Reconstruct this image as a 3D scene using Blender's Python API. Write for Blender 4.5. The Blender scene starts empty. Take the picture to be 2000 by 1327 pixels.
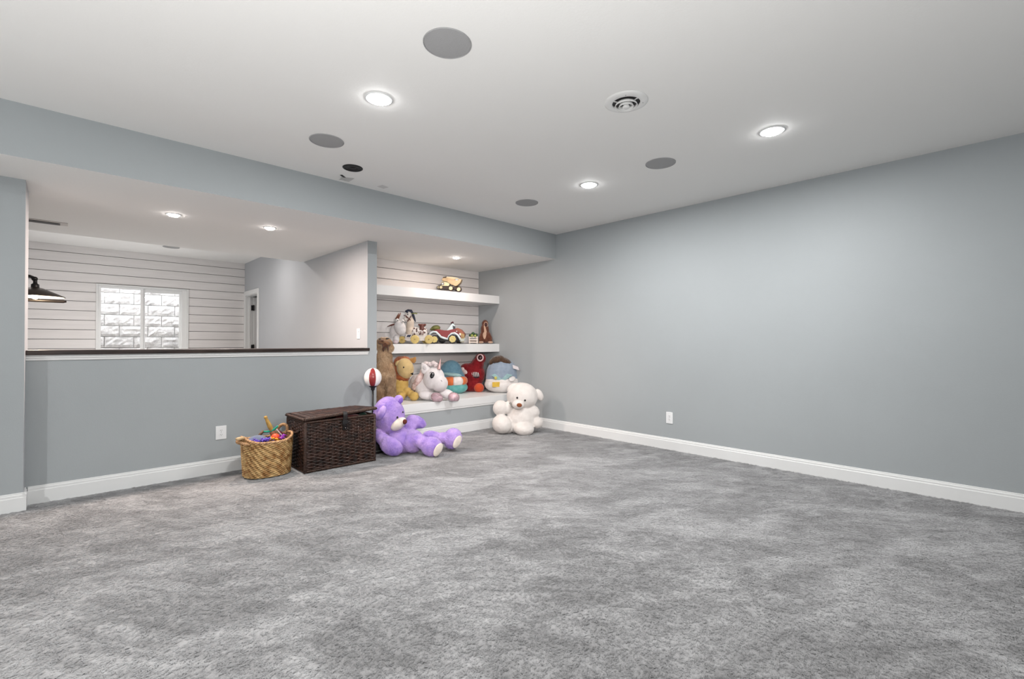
import bpy, bmesh, math, random
from math import sin, cos, pi, radians as D, sqrt
from mathutils import Vector, Matrix, noise
random.seed(7)
SC = bpy.context.scene
COL = SC.collection
# ------------------------------------------------------------------ camera
FPX, YAW, PITCH, ROLL = 911.0, 0.7649385, 0.0064101, 0.0014998
EYE = Vector((0, 0, 1.2))
_F = Vector((sin(YAW)*cos(PITCH), cos(YAW)*cos(PITCH), sin(PITCH)))
_R0 = Vector((cos(YAW), -sin(YAW), 0)); _U0 = _R0.cross(_F)
_R = _R0*cos(ROLL)+_U0*sin(ROLL); _U = -_R0*sin(ROLL)+_U0*cos(ROLL)
cd = bpy.data.cameras.new('camera'); cam = bpy.data.objects.new('camera', cd); COL.objects.link(cam)
cd.sensor_width = 36; cd.lens = 36*FPX/2000; cd.clip_start = .02
cam.matrix_world = Matrix(((_R.x, _U.x, -_F.x, EYE.x), (_R.y, _U.y, -_F.y, EYE.y), (_R.z, _U.z, -_F.z, EYE.z), (0, 0, 0, 1)))
SC.camera = cam
# ------------------------------------------------------------------ world, exposure
SC.view_settings.view_transform = 'Standard'; SC.view_settings.look = 'None'
SC.view_settings.exposure = 0.26; SC.view_settings.gamma = 1.0; SC.view_settings.use_curve_mapping = False
W = bpy.data.worlds.new('sky'); SC.world = W; W.use_nodes = True
W.node_tree.nodes['Background'].inputs[0].default_value = (.93, .96, 1, 1)
W.node_tree.nodes['Background'].inputs[1].default_value = 9.0
P_MAIN, P_SOFFIT, P_ALCOVE, P_FAR, P_LAMP, P_BOUNCE = 29.0, 29.0, 8.5, 8.0, 8.0, 50.0
C_MAIN, C_SOFFIT = (1.0, .985, .97), (1.0, .81, .70)
# added fill lamps, kept out of sight, facing up to brighten the ceilings
for x, y, z, e in ((-.3, .15, .8, P_BOUNCE*1.9), (-2.3, 2.3, .7, P_BOUNCE*.5), (.6, 8.6, .35, P_BOUNCE*.36)):
    l_ = bpy.data.lights.new('ceiling_fill', 'AREA'); l_.shape = 'DISK'; l_.size = .25; l_.energy = e; l_.color = (1, .985, .965)
    o_ = bpy.data.objects.new('ceiling_fill', l_); COL.objects.link(o_); o_.location = (x, y, z); o_.rotation_euler = (pi, 0, 0)
# added soft fill spot near the camera, brightening the toy corner
l_ = bpy.data.lights.new('corner_fill', 'SPOT'); l_.energy = 480; l_.spot_size = D(44); l_.spot_blend = 1; l_.shadow_soft_size = .22; l_.color = (1, .89, .835)
o_ = bpy.data.objects.new('corner_fill', l_); COL.objects.link(o_); o_.location = (.4, -.3, 1.75)
o_.rotation_euler = (Vector((4.15, 5.0, .65))-o_.location).to_track_quat('-Z', 'Y').to_euler()
# ------------------------------------------------------------------ room dimensions (metres)
XR, H, HS, YB, YC, YH = 4.9025, 2.6954, 2.3545, 4.2311, 4.795, 4.949
XP0, XP1, YA, YW, YSF, XL, YBK = 2.478, 2.592, 5.90, 9.945, 6.91, -4.0, -2.2

# ------------------------------------------------------------------ materials
def nmat(name):
    m = bpy.data.materials.new(name); m.use_nodes = True
    nt = m.node_tree; return m, nt, nt.nodes['Principled BSDF']
def mat(name, col, rough=.6, metal=0, noise_s=0, var=0, bump=0, bump_s=200, col2=None, sheen=0, spec=.4, detail=3, stretch=None):
    m, nt, b = nmat(name)
    b.inputs['Roughness'].default_value = rough; b.inputs['Metallic'].default_value = metal
    b.inputs['Specular IOR Level'].default_value = spec
    if sheen: b.inputs['Sheen Weight'].default_value = sheen; b.inputs['Sheen Roughness'].default_value = .4
    b.inputs['Base Color'].default_value = (*col, 1)
    tc = nt.nodes.new('ShaderNodeTexCoord'); src = tc.outputs['Object']
    if stretch:
        mp = nt.nodes.new('ShaderNodeMapping'); mp.inputs['Scale'].default_value = stretch
        nt.links.new(src, mp.inputs[0]); src = mp.outputs[0]
    if noise_s:
        n = nt.nodes.new('ShaderNodeTexNoise'); n.inputs['Scale'].default_value = noise_s; n.inputs['Detail'].default_value = detail
        nt.links.new(src, n.inputs['Vector'])
        r = nt.nodes.new('ShaderNodeValToRGB')
        c2 = col2 or tuple(min(1, c*(1+var)) for c in col); c1 = col if col2 else tuple(c*(1-var) for c in col)
        r.color_ramp.elements[0].color = (*c1, 1); r.color_ramp.elements[0].position = .35
        r.color_ramp.elements[1].color = (*c2, 1); r.color_ramp.elements[1].position = .65
        nt.links.new(n.outputs['Fac'], r.inputs[0]); nt.links.new(r.outputs[0], b.inputs['Base Color'])
    if bump:
        n2 = nt.nodes.new('ShaderNodeTexNoise'); n2.inputs['Scale'].default_value = bump_s; n2.inputs['Detail'].default_value = 4
        nt.links.new(src, n2.inputs['Vector'])
        bp = nt.nodes.new('ShaderNodeBump'); bp.inputs['Strength'].default_value = bump; bp.inputs['Distance'].default_value = .01
        nt.links.new(n2.outputs['Fac'], bp.inputs['Height']); nt.links.new(bp.outputs[0], b.inputs['Normal'])
    return m
def emat(name, col, s):
    m, nt, b = nmat(name); b.inputs['Base Color'].default_value = (*col, 1)
    b.inputs['Emission Color'].default_value = (*col, 1); b.inputs['Emission Strength'].default_value = s
    return m
WALL = mat('wall_paint', (.365, .392, .406), .62, bump=.05, bump_s=120, noise_s=1.2, var=.015, spec=.3)
CEIL = mat('ceiling_paint', (.82, .815, .80), .75, bump=.06, bump_s=90, spec=.2)
WHITE = mat('white_trim_paint', (.76, .77, .77), .38, noise_s=3, var=.01)
FARP = mat('pale_grey_wall', (.445, .462, .485), .62, bump=.05, bump_s=120, noise_s=1.2, var=.015, spec=.3)  # paler blue-grey than the main walls, used on the far-room faces
SHIP = mat('shiplap_paint', (.74, .72, .715), .45, noise_s=8, var=.03, stretch=(.3, 1, 3), bump=.05, bump_s=60)
GAP = mat('groove_shadow_backing', (.09, .08, .08), .9)
DARKWOOD = mat('espresso_wood', (.028, .018, .015), .35, noise_s=6, var=.5, stretch=(1, 12, 12))
PLASTIC = mat('white_plastic', (.80, .81, .82), .35)
SLOT = mat('socket_slot', (.05, .05, .05), .6)
BLACK = mat('black_metal', (.012, .012, .013), .4, metal=.3)
BLKP = mat('black_plastic', (.012, .011, .012), .5)
GRILLE = mat('speaker_grille', (.36, .36, .365), .7, bump=.4, bump_s=500)
LENS = emat('downlight_lens', (1, 1, 1), 60.0)
LENSW = emat('warm_downlight_lens', (1, .93, .89), 45.0)

def carpet_mat(pile=False):
    m, nt, b = nmat('carpet_yarn' if pile else 'carpet'); b.inputs['Roughness'].default_value = .95; b.inputs['Specular IOR Level'].default_value = .1
    b.inputs['Sheen Weight'].default_value = .15
    tc = nt.nodes.new('ShaderNodeTexCoord')
    g = nt.nodes.new('ShaderNodeNewGeometry')
    def nz(sc, det, dist, st=(1, 1, 1), rot=0, rough=.55):
        mr_ = nt.nodes.new('ShaderNodeMapping'); mr_.inputs['Rotation'].default_value = (0, 0, rot)
        mp = nt.nodes.new('ShaderNodeMapping'); mp.inputs['Scale'].default_value = st; nt.links.new(mr_.outputs[0], mp.inputs[0])
        n = nt.nodes.new('ShaderNodeTexNoise'); n.inputs['Scale'].default_value = sc; n.inputs['Detail'].default_value = det
        n.inputs['Distortion'].default_value = dist; n.inputs['Roughness'].default_value = rough
        nt.links.new(g.outputs['Position'], mr_.inputs[0]); nt.links.new(mp.outputs[0], n.inputs['Vector']); return n.outputs['Fac']
    def ramp(fac, p0, c0, p1, c1):
        r = nt.nodes.new('ShaderNodeValToRGB'); e = r.color_ramp.elements
        e[0].position = p0; e[1].position = p1; e[0].color = (c0, c0, c0, 1); e[1].color = (c1, c1, c1, 1)
        nt.links.new(fac, r.inputs[0]); return r.outputs[0]
    def mul(a, c):
        x = nt.nodes.new('ShaderNodeMix'); x.data_type = 'RGBA'; x.blend_type = 'MULTIPLY'; x.inputs[0].default_value = 1
        nt.links.new(a, x.inputs[6])
        if isinstance(c, tuple): x.inputs[7].default_value = c
        else: nt.links.new(c, x.inputs[7])
        return x.outputs[2]
    big = ramp(nz(1.6, 6, .9, (1, 1.8, 1), .5, .58), .42, .82, .59, 1.14)
    mid = ramp(nz(3.6, 6, 1.3, (1, 2.4, 1), .9, .6), .40, .86, .60, 1.14)
    fine = ramp(nz(170, 2, 1.0), .30, .91, .68, 1.07)
    c = mul(mul(mul(big, mid), fine), (.322, .325, .332, 1))
    nt.links.new(c, b.inputs['Base Color'])
    if pile:      # yarn: soft scattering fibres, shaded half by their own direction and half by the pile's
        vm = nt.nodes.new('ShaderNodeMix'); vm.data_type = 'VECTOR'; vm.inputs[0].default_value = .6; vm.inputs[5].default_value = (0, 0, 1)
        nt.links.new(g.outputs['Normal'], vm.inputs[4]); vn = nt.nodes.new('ShaderNodeVectorMath'); vn.operation = 'NORMALIZE'; nt.links.new(vm.outputs[1], vn.inputs[0]); nt.links.new(vn.outputs[0], b.inputs['Normal'])
        return m
    bp = nt.nodes.new('ShaderNodeBump'); bp.inputs['Strength'].default_value = .7; bp.inputs['Distance'].default_value = .01
    nt.links.new(nz(110, 4, 1.2), bp.inputs['Height']); nt.links.new(bp.outputs[0], b.inputs['Normal'])
    return m
CARPET = carpet_mat(); YARN = carpet_mat(True)

# ------------------------------------------------------------------ mesh helpers
def link(name, me, m=None, parent=None, smooth=False, loc=None):
    o = bpy.data.objects.new(name, me); COL.objects.link(o)
    if m is not None:
        for x in (m if isinstance(m, (list, tuple)) else [m]): me.materials.append(x)
    if parent is not None: o.parent = parent
    if loc: o.location = loc
    if smooth:
        me.polygons.foreach_set('use_smooth', [True]*len(me.polygons))
    return o
def obj(name, bm, m, parent=None, smooth=False, loc=None):
    bmesh.ops.recalc_face_normals(bm, faces=bm.faces[:])
    me = bpy.data.meshes.new(name); bm.to_mesh(me); bm.free()
    return link(name, me, m, parent, smooth, loc)
def B(): return bmesh.new()
def box(bm, x0, x1, y0, y1, z0, z1, mi=0, bev=0):
    vs = [bm.verts.new((x, y, z)) for x in (x0, x1) for y in (y0, y1) for z in (z0, z1)]
    fs = [bm.faces.new([vs[i] for i in f]) for f in ((0, 1, 3, 2), (4, 6, 7, 5), (0, 4, 5, 1), (2, 3, 7, 6), (0, 2, 6, 4), (1, 5, 7, 3))]
    for f in fs: f.material_index = mi
    if bev:
        es = {e for f in fs for e in f.edges}
        bmesh.ops.bevel(bm, geom=list(es), offset=bev, segments=2, affect='EDGES', profile=.6)
    return fs
def tbox(bm, M, sx, sy, sz, mi=0, bev=0):
    n0 = len(bm.verts); b2 = bmesh.new(); box(b2, -sx/2, sx/2, -sy/2, sy/2, -sz/2, sz/2, mi, bev)
    b2.transform(M); me = bpy.data.meshes.new('t'); b2.to_mesh(me); b2.free(); bm.from_mesh(me); bpy.data.meshes.remove(me)
def ell(bm, c, r, rot=None, seg=20, mi=0):
    M = Matrix.Translation(c) @ (rot.to_4x4() if rot else Matrix.Identity(4)) @ Matrix.Diagonal((r[0], r[1], r[2], 1))
    x = bmesh.ops.create_uvsphere(bm, u_segments=seg, v_segments=max(6, seg*2//3), radius=1, matrix=M)
    for v in x['verts']:
        for f in v.link_faces: f.material_index = mi
def frame(d):
    d = d.normalized(); a = Vector((0, 0, 1)) if abs(d.z) < .9 else Vector((1, 0, 0))
    u = d.cross(a).normalized(); return u, d.cross(u).normalized()
def tube(bm, pts, r, seg=8, closed=False, cap=True, mi=0, flat=1.0):
    pts = [Vector(p) for p in pts]; n = len(pts); rings = []
    rr = r if isinstance(r, (list, tuple)) else [r]*n
    u0 = None
    for i, p in enumerate(pts):
        a = pts[(i-1) % n] if (closed or i > 0) else p; b = pts[(i+1) % n] if (closed or i < n-1) else p
        d = (b-a).normalized()
        if u0 is None: u, v = frame(d)
        else:
            u = (u0-d*u0.dot(d)).normalized(); v = d.cross(u)
        u0 = u
        rings.append([bm.verts.new(p+(u*cos(2*pi*k/seg)+v*sin(2*pi*k/seg)*flat)*rr[i]) for k in range(seg)])
    m = n if closed else n-1
    for i in range(m):
        A, Bq = rings[i], rings[(i+1) % n]
        for k in range(seg):
            f = bm.faces.new((A[k], A[(k+1) % seg], Bq[(k+1) % seg], Bq[k])); f.material_index = mi
    if cap and not closed:
        bm.faces.new(rings[0]).material_index = mi; bm.faces.new(rings[-1][::-1]).material_index = mi
def lathe(bm, prof, c=(0, 0, 0), seg=32, mi=0, M=None, close=False):
    c = Vector(c); rings = []
    for r, z in prof:
        if r < 1e-6:
            p = Vector((0, 0, z)); p = (M @ p if M else p)+c; rings.append([bm.verts.new(p)])
        else:
            ring = []
            for k in range(seg):
                p = Vector((r*cos(2*pi*k/seg), r*sin(2*pi*k/seg), z)); p = (M @ p if M else p)+c; ring.append(bm.verts.new(p))
            rings.append(ring)
    R_ = rings+[rings[0]] if close else rings
    for A, Bq in zip(R_, R_[1:]):
        for k in range(seg):
            k2 = (k+1) % seg
            if len(A) == 1 and len(Bq) == 1: continue
            if len(A) == 1: f = bm.faces.new((A[0], Bq[k2], Bq[k]))
            elif len(Bq) == 1: f = bm.faces.new((A[k], A[k2], Bq[0]))
            else: f = bm.faces.new((A[k], A[k2], Bq[k2], Bq[k]))
            f.material_index = mi
def extrude_profile(bm, prof, p0, p1, nrm, mi=0):
    """prof: list of (out, z); runs from p0 to p1 on the floor, nrm points into the room"""
    p0, p1, nrm = Vector(p0), Vector(p1), Vector(nrm)
    A = [bm.verts.new(p0+nrm*a+Vector((0, 0, z))) for a, z in prof]; Bq = [bm.verts.new(p1+nrm*a+Vector((0, 0, z))) for a, z in prof]
    n = len(prof)
    for i in range(n):
        bm.faces.new((A[i], A[(i+1) % n], Bq[(i+1) % n], Bq[i])).material_index = mi
    bm.faces.new(A); bm.faces.new(Bq[::-1])
def empty(name, label=None, cat=None, loc=(0, 0, 0), rz=0, group=None, kind=None):
    o = bpy.data.objects.new(name, None); COL.objects.link(o); o.location = loc; o.rotation_euler = (0, 0, rz); o.empty_display_size = .05
    return tag(o, label, cat, group, kind)
def tag(o, label=None, cat=None, group=None, kind=None):
    if label: o['label'] = label
    if cat: o['category'] = cat
    if group: o['group'] = group
    if kind: o['kind'] = kind
    return o
def struct(name, bm, m, parent=None, label=None, cat=None, smooth=False):
    o = obj(name, bm, m, parent, smooth)
    if parent is None: o['kind'] = 'structure'
    return tag(o, label, cat)

# ------------------------------------------------------------------ room shell
bm = B(); box(bm, XL, XR, YBK, 10.0, -.08, 0); struct('floor', bm, CARPET, label='grey cut-pile carpet with lighter and darker brushed patches', cat='floor')
bm = B(); box(bm, XL, XR, YBK, YB+.02, H, H+.08); struct('ceiling', bm, CEIL, label='flat white main ceiling with round speakers and downlights', cat='ceiling')
bm = B(); box(bm, XL, XR, YSF-.02, 10.0, H, H+.08); struct('ceiling', bm, CEIL, label='higher white ceiling of the room beyond the half wall', cat='ceiling')
bm = B(); box(bm, XL, XR, YB, YSF, HS, H+.08, 0)
for f in bm.faces:
    if f.normal.z < -.5 or f.calc_center_median().z < HS+.001: f.material_index = 1
struct('ceiling_beam', bm, [WALL, CEIL], label='wide dropped beam, grey face and white underside, across the room', cat='beam')
bm = B(); box(bm, XR, XR+.1, YBK, 10.0, 0, H+.08); struct('wall_right', bm, WALL, label='long plain blue-grey wall on the right', cat='wall')
bm = B(); box(bm, XL-.1, XL, YBK, 10.0, 0, H+.08); struct('wall_left', bm, WALL)
bm = B(); box(bm, XL, XR, YBK-.1, YBK, 0, H+.08); struct('wall_back', bm, WALL)
bm = B(); box(bm, XL, -.204, YC, 5.19, 0, HS)
for f in bm.faces:
    if f.calc_center_median().x > -.21 or f.calc_center_median().y > 5.1: f.material_index = 1
struct('wall_column', bm, [WALL, FARP], label='blue-grey wall end at the left edge, before the half wall', cat='wall')
bm = B(); box(bm, -1.15, -1.05, 5.19, YW, 0, H); struct('wall_side', bm, FARP)
bm = B(); box(bm, -.204, XP0, YH, YH+.14, 0, 1.062); struct('wall_half', bm, WALL, label='blue-grey half wall below the dark wood cap', cat='wall')
# partition wall between the far room and the shelf alcove, with a door opening
DY0, DY1, DZ = 9.11, 9.86, 2.075
bm = B(); box(bm, XP0, XP1, YH, DY0, 0, HS+.01); box(bm, XP0, XP1, YSF-.01, DY0, HS+.01, H); box(bm, XP0, XP1, DY1, YW, 0, H); box(bm, XP0, XP1, DY0, DY1, DZ, H)
for f in bm.faces:
    f.normal_update(); c_ = f.calc_center_median()
    if abs(c_.y-YH) > .01: f.material_index = 1
struct('wall_partition', bm, [WALL, FARP], label='grey wall end and face between the half wall opening and the shelf alcove', cat='wall')
# alcove back wall: planks
bw = empty('wall_alcove', 'white shiplap back wall of the shelf alcove', 'wall', kind='structure')
bm = B(); box(bm, XP1, XR, YA+.014, YA+.1, 0, HS+.01); obj('backing', bm, GAP, bw)
def plank(x0, x1, y, z0, z1, parent, m=SHIP):
    bm = B(); box(bm, x0, x1, y, y+.02, z0, z1); bmesh.ops.bevel(bm, geom=[e for e in bm.edges if abs((e.verts[0].co-e.verts[1].co).x) > .1 and e.calc_length() > .1 and min(v.co.y for v in e.verts) < y+.001], offset=.0025, segments=1, affect='EDGES')
    return obj('plank', bm, m, parent)
zs = [2.236-.150*k for k in range(0, 15)]; top = HS
for z in zs:
    plank(XP1+.001, XR-.001, YA, z+.0032, top-.0032 if top < HS else top, bw); top = z
# far wall: planks round the window
WX0, WX1, WZ0, WZ1 = .36, 1.588, .93, 2.131
fw = empty('wall_far', 'white shiplap wall of the far room, round the window', 'wall', kind='structure')
bm = B(); y0, y1 = YW+.014, YW+.16
for a in ((-1.1, WX0, 0, H), (WX1, XR, 0, H), (WX0, WX1, WZ1, H), (WX0, WX1, 0, WZ0)): box(bm, a[0], a[1], y0, y1, a[2], a[3])
obj('backing', bm, GAP, fw)
top = H; z = 2.583
while z > -.1:
    zb = max(z, 0)
    segs = [(-1.05, XP0)]
    if zb < WZ1 and top > WZ0+.06: segs = [(-1.05, WX0), (WX1, XP0)]
    if zb < WZ1 < top:
        plank(WX0, WX1, YW, WZ1, top-.0035, fw)
    for a, b_ in segs: plank(a, b_, YW, zb+.0036, top-(.0036 if top < H else 0), fw)
    top = z; z -= .149
# wall behind, small room past the door
bm = B(); box(bm, XP1, XR, YW, YW+.014, 0, H); struct('wall_closet', bm, WALL)
# baseboards
BP = [(0, 0), (.016, 0), (.016, .098), (.0125, .102), (.0125, .117), (.008, .121), (.008, .129), (.005, .1315), (0, .1315)]
def baseboard(name, p0, p1, n, label=None):
    bm = B(); extrude_profile(bm, BP, p0, p1, n)
    return struct(name, bm, WHITE, label=label, cat='baseboard' if label else None)
baseboard('baseboard_right', (XR, YBK, 0), (XR, YH-.001, 0), (-1, 0, 0), 'white moulded baseboard along the foot of the right wall')
baseboard('baseboard_half', (-.204+.016, YH, 0), (XP1, YH, 0), (0, -1, 0), 'white moulded baseboard along the foot of the half wall')
baseboard('baseboard_column', (XL, YC, 0), (-.188, YC, 0), (0, -1, 0), 'white moulded baseboard on the wall end at the left edge')
bm = B(); extrude_profile(bm, BP, (-.204, YC-.0155, 0), (-.204, YH, 0), (1, 0, 0)); struct('baseboard_return', bm, WHITE)
# half wall cap and moulding
bm = B(); box(bm, -.2039, XP0+.012, YH-.04, YH+.18, 1.102, 1.137, bev=.006)
struct('trim_1', bm, DARKWOOD, label='dark espresso wood cap along the top of the half wall', cat='cap')
bm = B(); extrude_profile(bm, [(0, 1.06), (.008, 1.06), (.012, 1.066), (.012, 1.076), (.020, 1.080), (.022, 1.090), (.018, 1.094), (.018, 1.102), (0, 1.102)], (-.2039, YH, 0), (XP0+.006, YH, 0), (0, -1, 0))
struct('trim_2', bm, WHITE, label='white moulding under the dark cap of the half wall', cat='moulding')
# window
wn = empty('window_1', 'white sliding basement window in the far shiplap wall', 'window', kind='structure')
bm = B()
c = .022
for a in ((WX0, WX0+c, WZ0, WZ1), (WX1-c, WX1, WZ0, WZ1), (WX0+c, WX1-c, WZ1-c, WZ1), (WX0+c, WX1-c, WZ0, WZ0+c)): box(bm, a[0], a[1], YW-.018, YW+.02, a[2], a[3], bev=.003)
obj('window_casing', bm, WHITE, wn)
bm = B()
for a in ((WX0+c, WX0+c+.012, WZ0+c, WZ1-c), (WX1-c-.075, WX1-c, WZ0+c, WZ1-c), (WX0+c+.012, WX1-c-.075, WZ1-c-.012, WZ1-c), (WX0+c+.012, WX1-c-.075, WZ0+c, WZ0+c+.012)): box(bm, a[0], a[1], YW+.012, YW+.10, a[2], a[3], bev=.003)
obj('window_frame', bm, WHITE, wn)
mG, nt, b = nmat('window_glass'); g = nt.nodes.new('ShaderNodeBsdfGlossy'); g.inputs[1].default_value = .02; t = nt.nodes.new('ShaderNodeBsdfTransparent')
mx = nt.nodes.new('ShaderNodeMixShader'); mx.inputs[0].default_value = .05; nt.links.new(t.outputs[0], mx.inputs[1]); nt.links.new(g.outputs[0], mx.inputs[2]); nt.links.new(mx.outputs[0], nt.nodes['Material Output'].inputs[0])
def sash(x0, x1, z0, z1, y, w):
    bm = B()
    for a in ((x0, x0+w, z0, z1), (x1-w, x1, z0, z1), (x0+w, x1-w, z1-w, z1), (x0+w, x1-w, z0, z0+w)): box(bm, a[0], a[1], y, y+.03, a[2], a[3], bev=.003)
    s = obj('sash', bm, WHITE, wn)
    bm = B(); box(bm, x0+w, x1-w, y+.013, y+.017, z0+w, z1-w); obj('pane', bm, mG, s)
sash(.383, .960, .953, 2.108, YW+.020, .040)
sash(.925, 1.52, .953, 2.100, YW+.062, .060)
bm = B(); box(bm, .93, .955, YW+.008, YW+.03, 1.42, 1.50, bev=.004); obj('latch', bm, WHITE, wn)
# window well of rough blocks, in daylight
STONE = mat('split_face_block', (.84, .82, .80), .9, noise_s=22, var=.10, bump=1.0, bump_s=30, detail=8)
ww = empty('window_well_wall', 'rough split-face block wall of the window well, seen through the window', 'wall', (0, 0, 0), kind='structure')
rs = random.Random(3)
YWW = 10.75; z = .52; row = 0
while z < 2.9:
    x = -.9-(.2 if row % 2 else 0)
    while x < 3.2:
        bm = B(); nx, nz_ = 8, 4; g_ = []
        for j in range(nz_+1):
            g_.append([bm.verts.new((x+.004+(.392)*i/nx, YWW-(.0 if i in (0, nx) or j in (0, nz_) else rs.uniform(.002, .022)), z+.004+.185*j/nz_)) for i in range(nx+1)])
        for j in range(nz_):
            for i in range(nx): bm.faces.new((g_[j][i], g_[j][i+1], g_[j+1][i+1], g_[j+1][i]))
        r_ = bmesh.ops.extrude_edge_only(bm, edges=[e for e in bm.edges if e.is_boundary])
        for v in [v for v in r_['geom'] if isinstance(v, bmesh.types.BMVert)]: v.co.y = YWW+.08
        obj('block', bm, STONE, ww)
        x += .4
    z += .193; row += 1
bm = B(); box(bm, -1.3, 3.4, YWW+.03, YWW+.1, .4, 2.95); obj('mortar', bm, mat('mortar', (.45, .43, .41), .9), ww)
bm = B(); box(bm, -1.3, -1.1, YW+.16, YWW+.1, .4, 2.9); box(bm, 3.2, 3.4, YW+.16, YWW+.1, .4, 2.9); box(bm, -1.3, 3.4, YW+.16, YWW+.1, .3, .5); obj('well_side', bm, STONE, ww)
# door in the far corner
dr = empty('door_1', 'white-cased doorway in the far corner with an open door', 'door', kind='structure')
bm = B(); cw = .082
box(bm, XP0-.016, XP0, DY0-cw, DY0, 0, DZ+cw, bev=.004); box(bm, XP0-.016, XP0, DY1, DY1+cw, 0, DZ+cw, bev=.004); box(bm, XP0-.016, XP0, DY0, DY1, DZ, DZ+cw, bev=.004)
obj('door_casing', bm, WHITE, dr)
bm = B(); box(bm, XP0, XP1, DY0, DY0+.012, 0, DZ); box(bm, XP0, XP1, DY1-.012, DY1, 0, DZ); box(bm, XP0, XP1, DY0, DY1, DZ-.012, DZ); box(bm, XP0+.05, XP0+.075, DY1-.03, DY1-.012, 0, DZ-.012)
obj('door_jamb', bm, WHITE, dr)
bm = B(); hx, hy = XP1+.004, DY1-.014
box(bm, hx, hx+.72, hy-.036, hy, .01, DZ-.02, bev=.002)
for (za, zb_) in ((.15, .9), (1.05, 1.92)):
    box(bm, hx+.11, hx+.61, hy-.040, hy-.034, za, zb_, bev=.002)
obj('door_slab', bm, WHITE, dr)
for z in (.25, 1.05, 1.80):
    bm = B(); box(bm, XP0+.078, hx+.012, hy-.05, hy-.035, z, z+.1); tube(bm, [(hx-.002, hy-.055, z-.004), (hx-.002, hy-.055, z+.104)], .009, 8); obj('hinge', bm, BLACK, dr)
bm = B(); tube(bm, [(hx+.66, hy-.036, .95), (hx+.66, hy-.09, .95)], .012, 10); ell(bm, (hx+.66, hy-.1, .95), (.028, .02, .028), seg=12); obj('door_knob', bm, BLACK, dr)

# ------------------------------------------------------------------ ceiling fittings
def downlight(x, y, z, r, power, colr, lens, label, group):
    t = empty('recessed_light', label, 'ceiling light', (x, y, z), group=group)
    bm = B(); lathe(bm, [(r+.001, .001), (r+.001, -.003), (r-.006, -.006), (r*.80, -.006), (r*.78, -.001), (r*.78, .001)], seg=32, close=True); obj('trim_ring', bm, WHITE, t, True)
    bm = B(); lathe(bm, [(r*.79, -.001), (r*.77, -.009), (r*.60, -.017), (r*.3, -.021), (0, -.0225)], seg=32); obj('lens', bm, lens, t, True)
    ld = bpy.data.lights.new('downlight', 'AREA'); ld.shape = 'DISK'; ld.size = r*1.5; ld.energy = power; ld.color = colr
    lo = bpy.data.objects.new('lamp_glow', ld); COL.objects.link(lo); lo.parent = t; lo.location = (0, 0, -.028)
    return t
main = [(1.385, 2.625, 'recessed downlight nearest the half wall, left of the round ceiling vent'), (3.594, 1.098, 'recessed downlight furthest right, nearest the right wall'),
        (3.574, 2.676, 'recessed downlight straight above the corner with the shelves, between two speakers')]
for x, y, lb in main: downlight(x, y, H, .083, P_MAIN, C_MAIN, LENS, lb, 'recessed lights in the main ceiling')
for x, y, lb in ((-3.0, 1.09, 'recessed downlight by the far left wall, out of view'),):
    downlight(x, y, H, .083, P_MAIN*3.6, C_MAIN, LENS, lb, 'recessed lights out of view')
downlight(.707, 5.158, HS, .058, P_SOFFIT, C_SOFFIT, LENSW, 'left of the two recessed lights under the beam over the half wall', 'recessed lights under the beam')
downlight(1.489, 5.08, HS, .058, P_SOFFIT, C_SOFFIT, LENSW, 'right of the two recessed lights under the beam over the half wall', 'recessed lights under the beam')
downlight(3.83, 5.086, HS, .056, P_ALCOVE, C_SOFFIT, LENSW, 'recessed light over the toy shelves in the alcove', 'recessed lights under the beam')
for x, y, lb in ((-.3, 8.2, 'left'), (1.7, 7.6, 'right')): downlight(x, y, H, .083, P_FAR, (1, .93, .88), LENSW, 'recessed light in the far room ceiling at the '+lb+', hidden by the beam', 'recessed lights in the far room')
def speaker(x, y, z, r, label):
    t = empty('ceiling_speaker', label, 'speaker', (x, y, z), group='round speakers in the ceiling')
    bm = B(); lathe(bm, [(r, .001), (r, -.004), (r-.003, -.006), (r-.005, -.004), (r-.005, .001)], seg=48, close=True); obj('rim', bm, GRILLE, t, True)
    bm = B(); lathe(bm, [(r-.006, -.003), (r*.6, -.0055), (0, -.006)], seg=48); obj('grille', bm, GRILLE, t, True)
speaker(1.374, 1.901, H, .121, 'largest round grey ceiling speaker, nearest the camera')
speaker(1.396, 3.442, H, .121, 'round grey ceiling speaker left of the black open fitting')
speaker(3.573, 1.94, H, .121, 'round grey ceiling speaker on the right, below the round vent')
speaker(3.557, 3.48, H, .121, 'smallest round grey ceiling speaker, nearest the beam corner')
speaker(1.206, 9.0, H, .11, 'round speaker in the far room ceiling, half hidden by the beam')
# round diffuser
t = empty('ceiling_vent', 'round white ceiling air vent with concentric rings', 'vent', (2.507, 1.592, H))
VW = mat('vent_white', (.74, .74, .73), .45)
bm = B(); lathe(bm, [(.132, .001), (.132, -.003), (.120, -.009), (.088, -.013), (.084, -.010), (.084, .001)], seg=48, close=True); obj('flange', bm, VW, t, True)
bm = B(); lathe(bm, [(.084, -.0012), (0, -.0012)], seg=40); obj('duct', bm, BLKP, t)
for r0, r1, z1 in ((.062, .070, -.028), (.038, .047, -.034)):
    bm = B(); lathe(bm, [(r0-.002, -.010), (r0, -.010), (r1, z1), (r1-.004, z1-.002)], seg=40, close=True); obj('ring', bm, VW, t, True)
bm = B(); lathe(bm, [(.012, -.010), (.023, -.034), (.018, -.039), (0, -.041)], seg=32); obj('centre_cone', bm, VW, t, True)
for k in range(3):
    a = k*2*pi/3+.5; bm = B(); tube(bm, [(.012*cos(a), .012*sin(a), -.012), (.083*cos(a), .083*sin(a), -.008)], .003, 6); obj('spoke', bm, VW, t)
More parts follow.
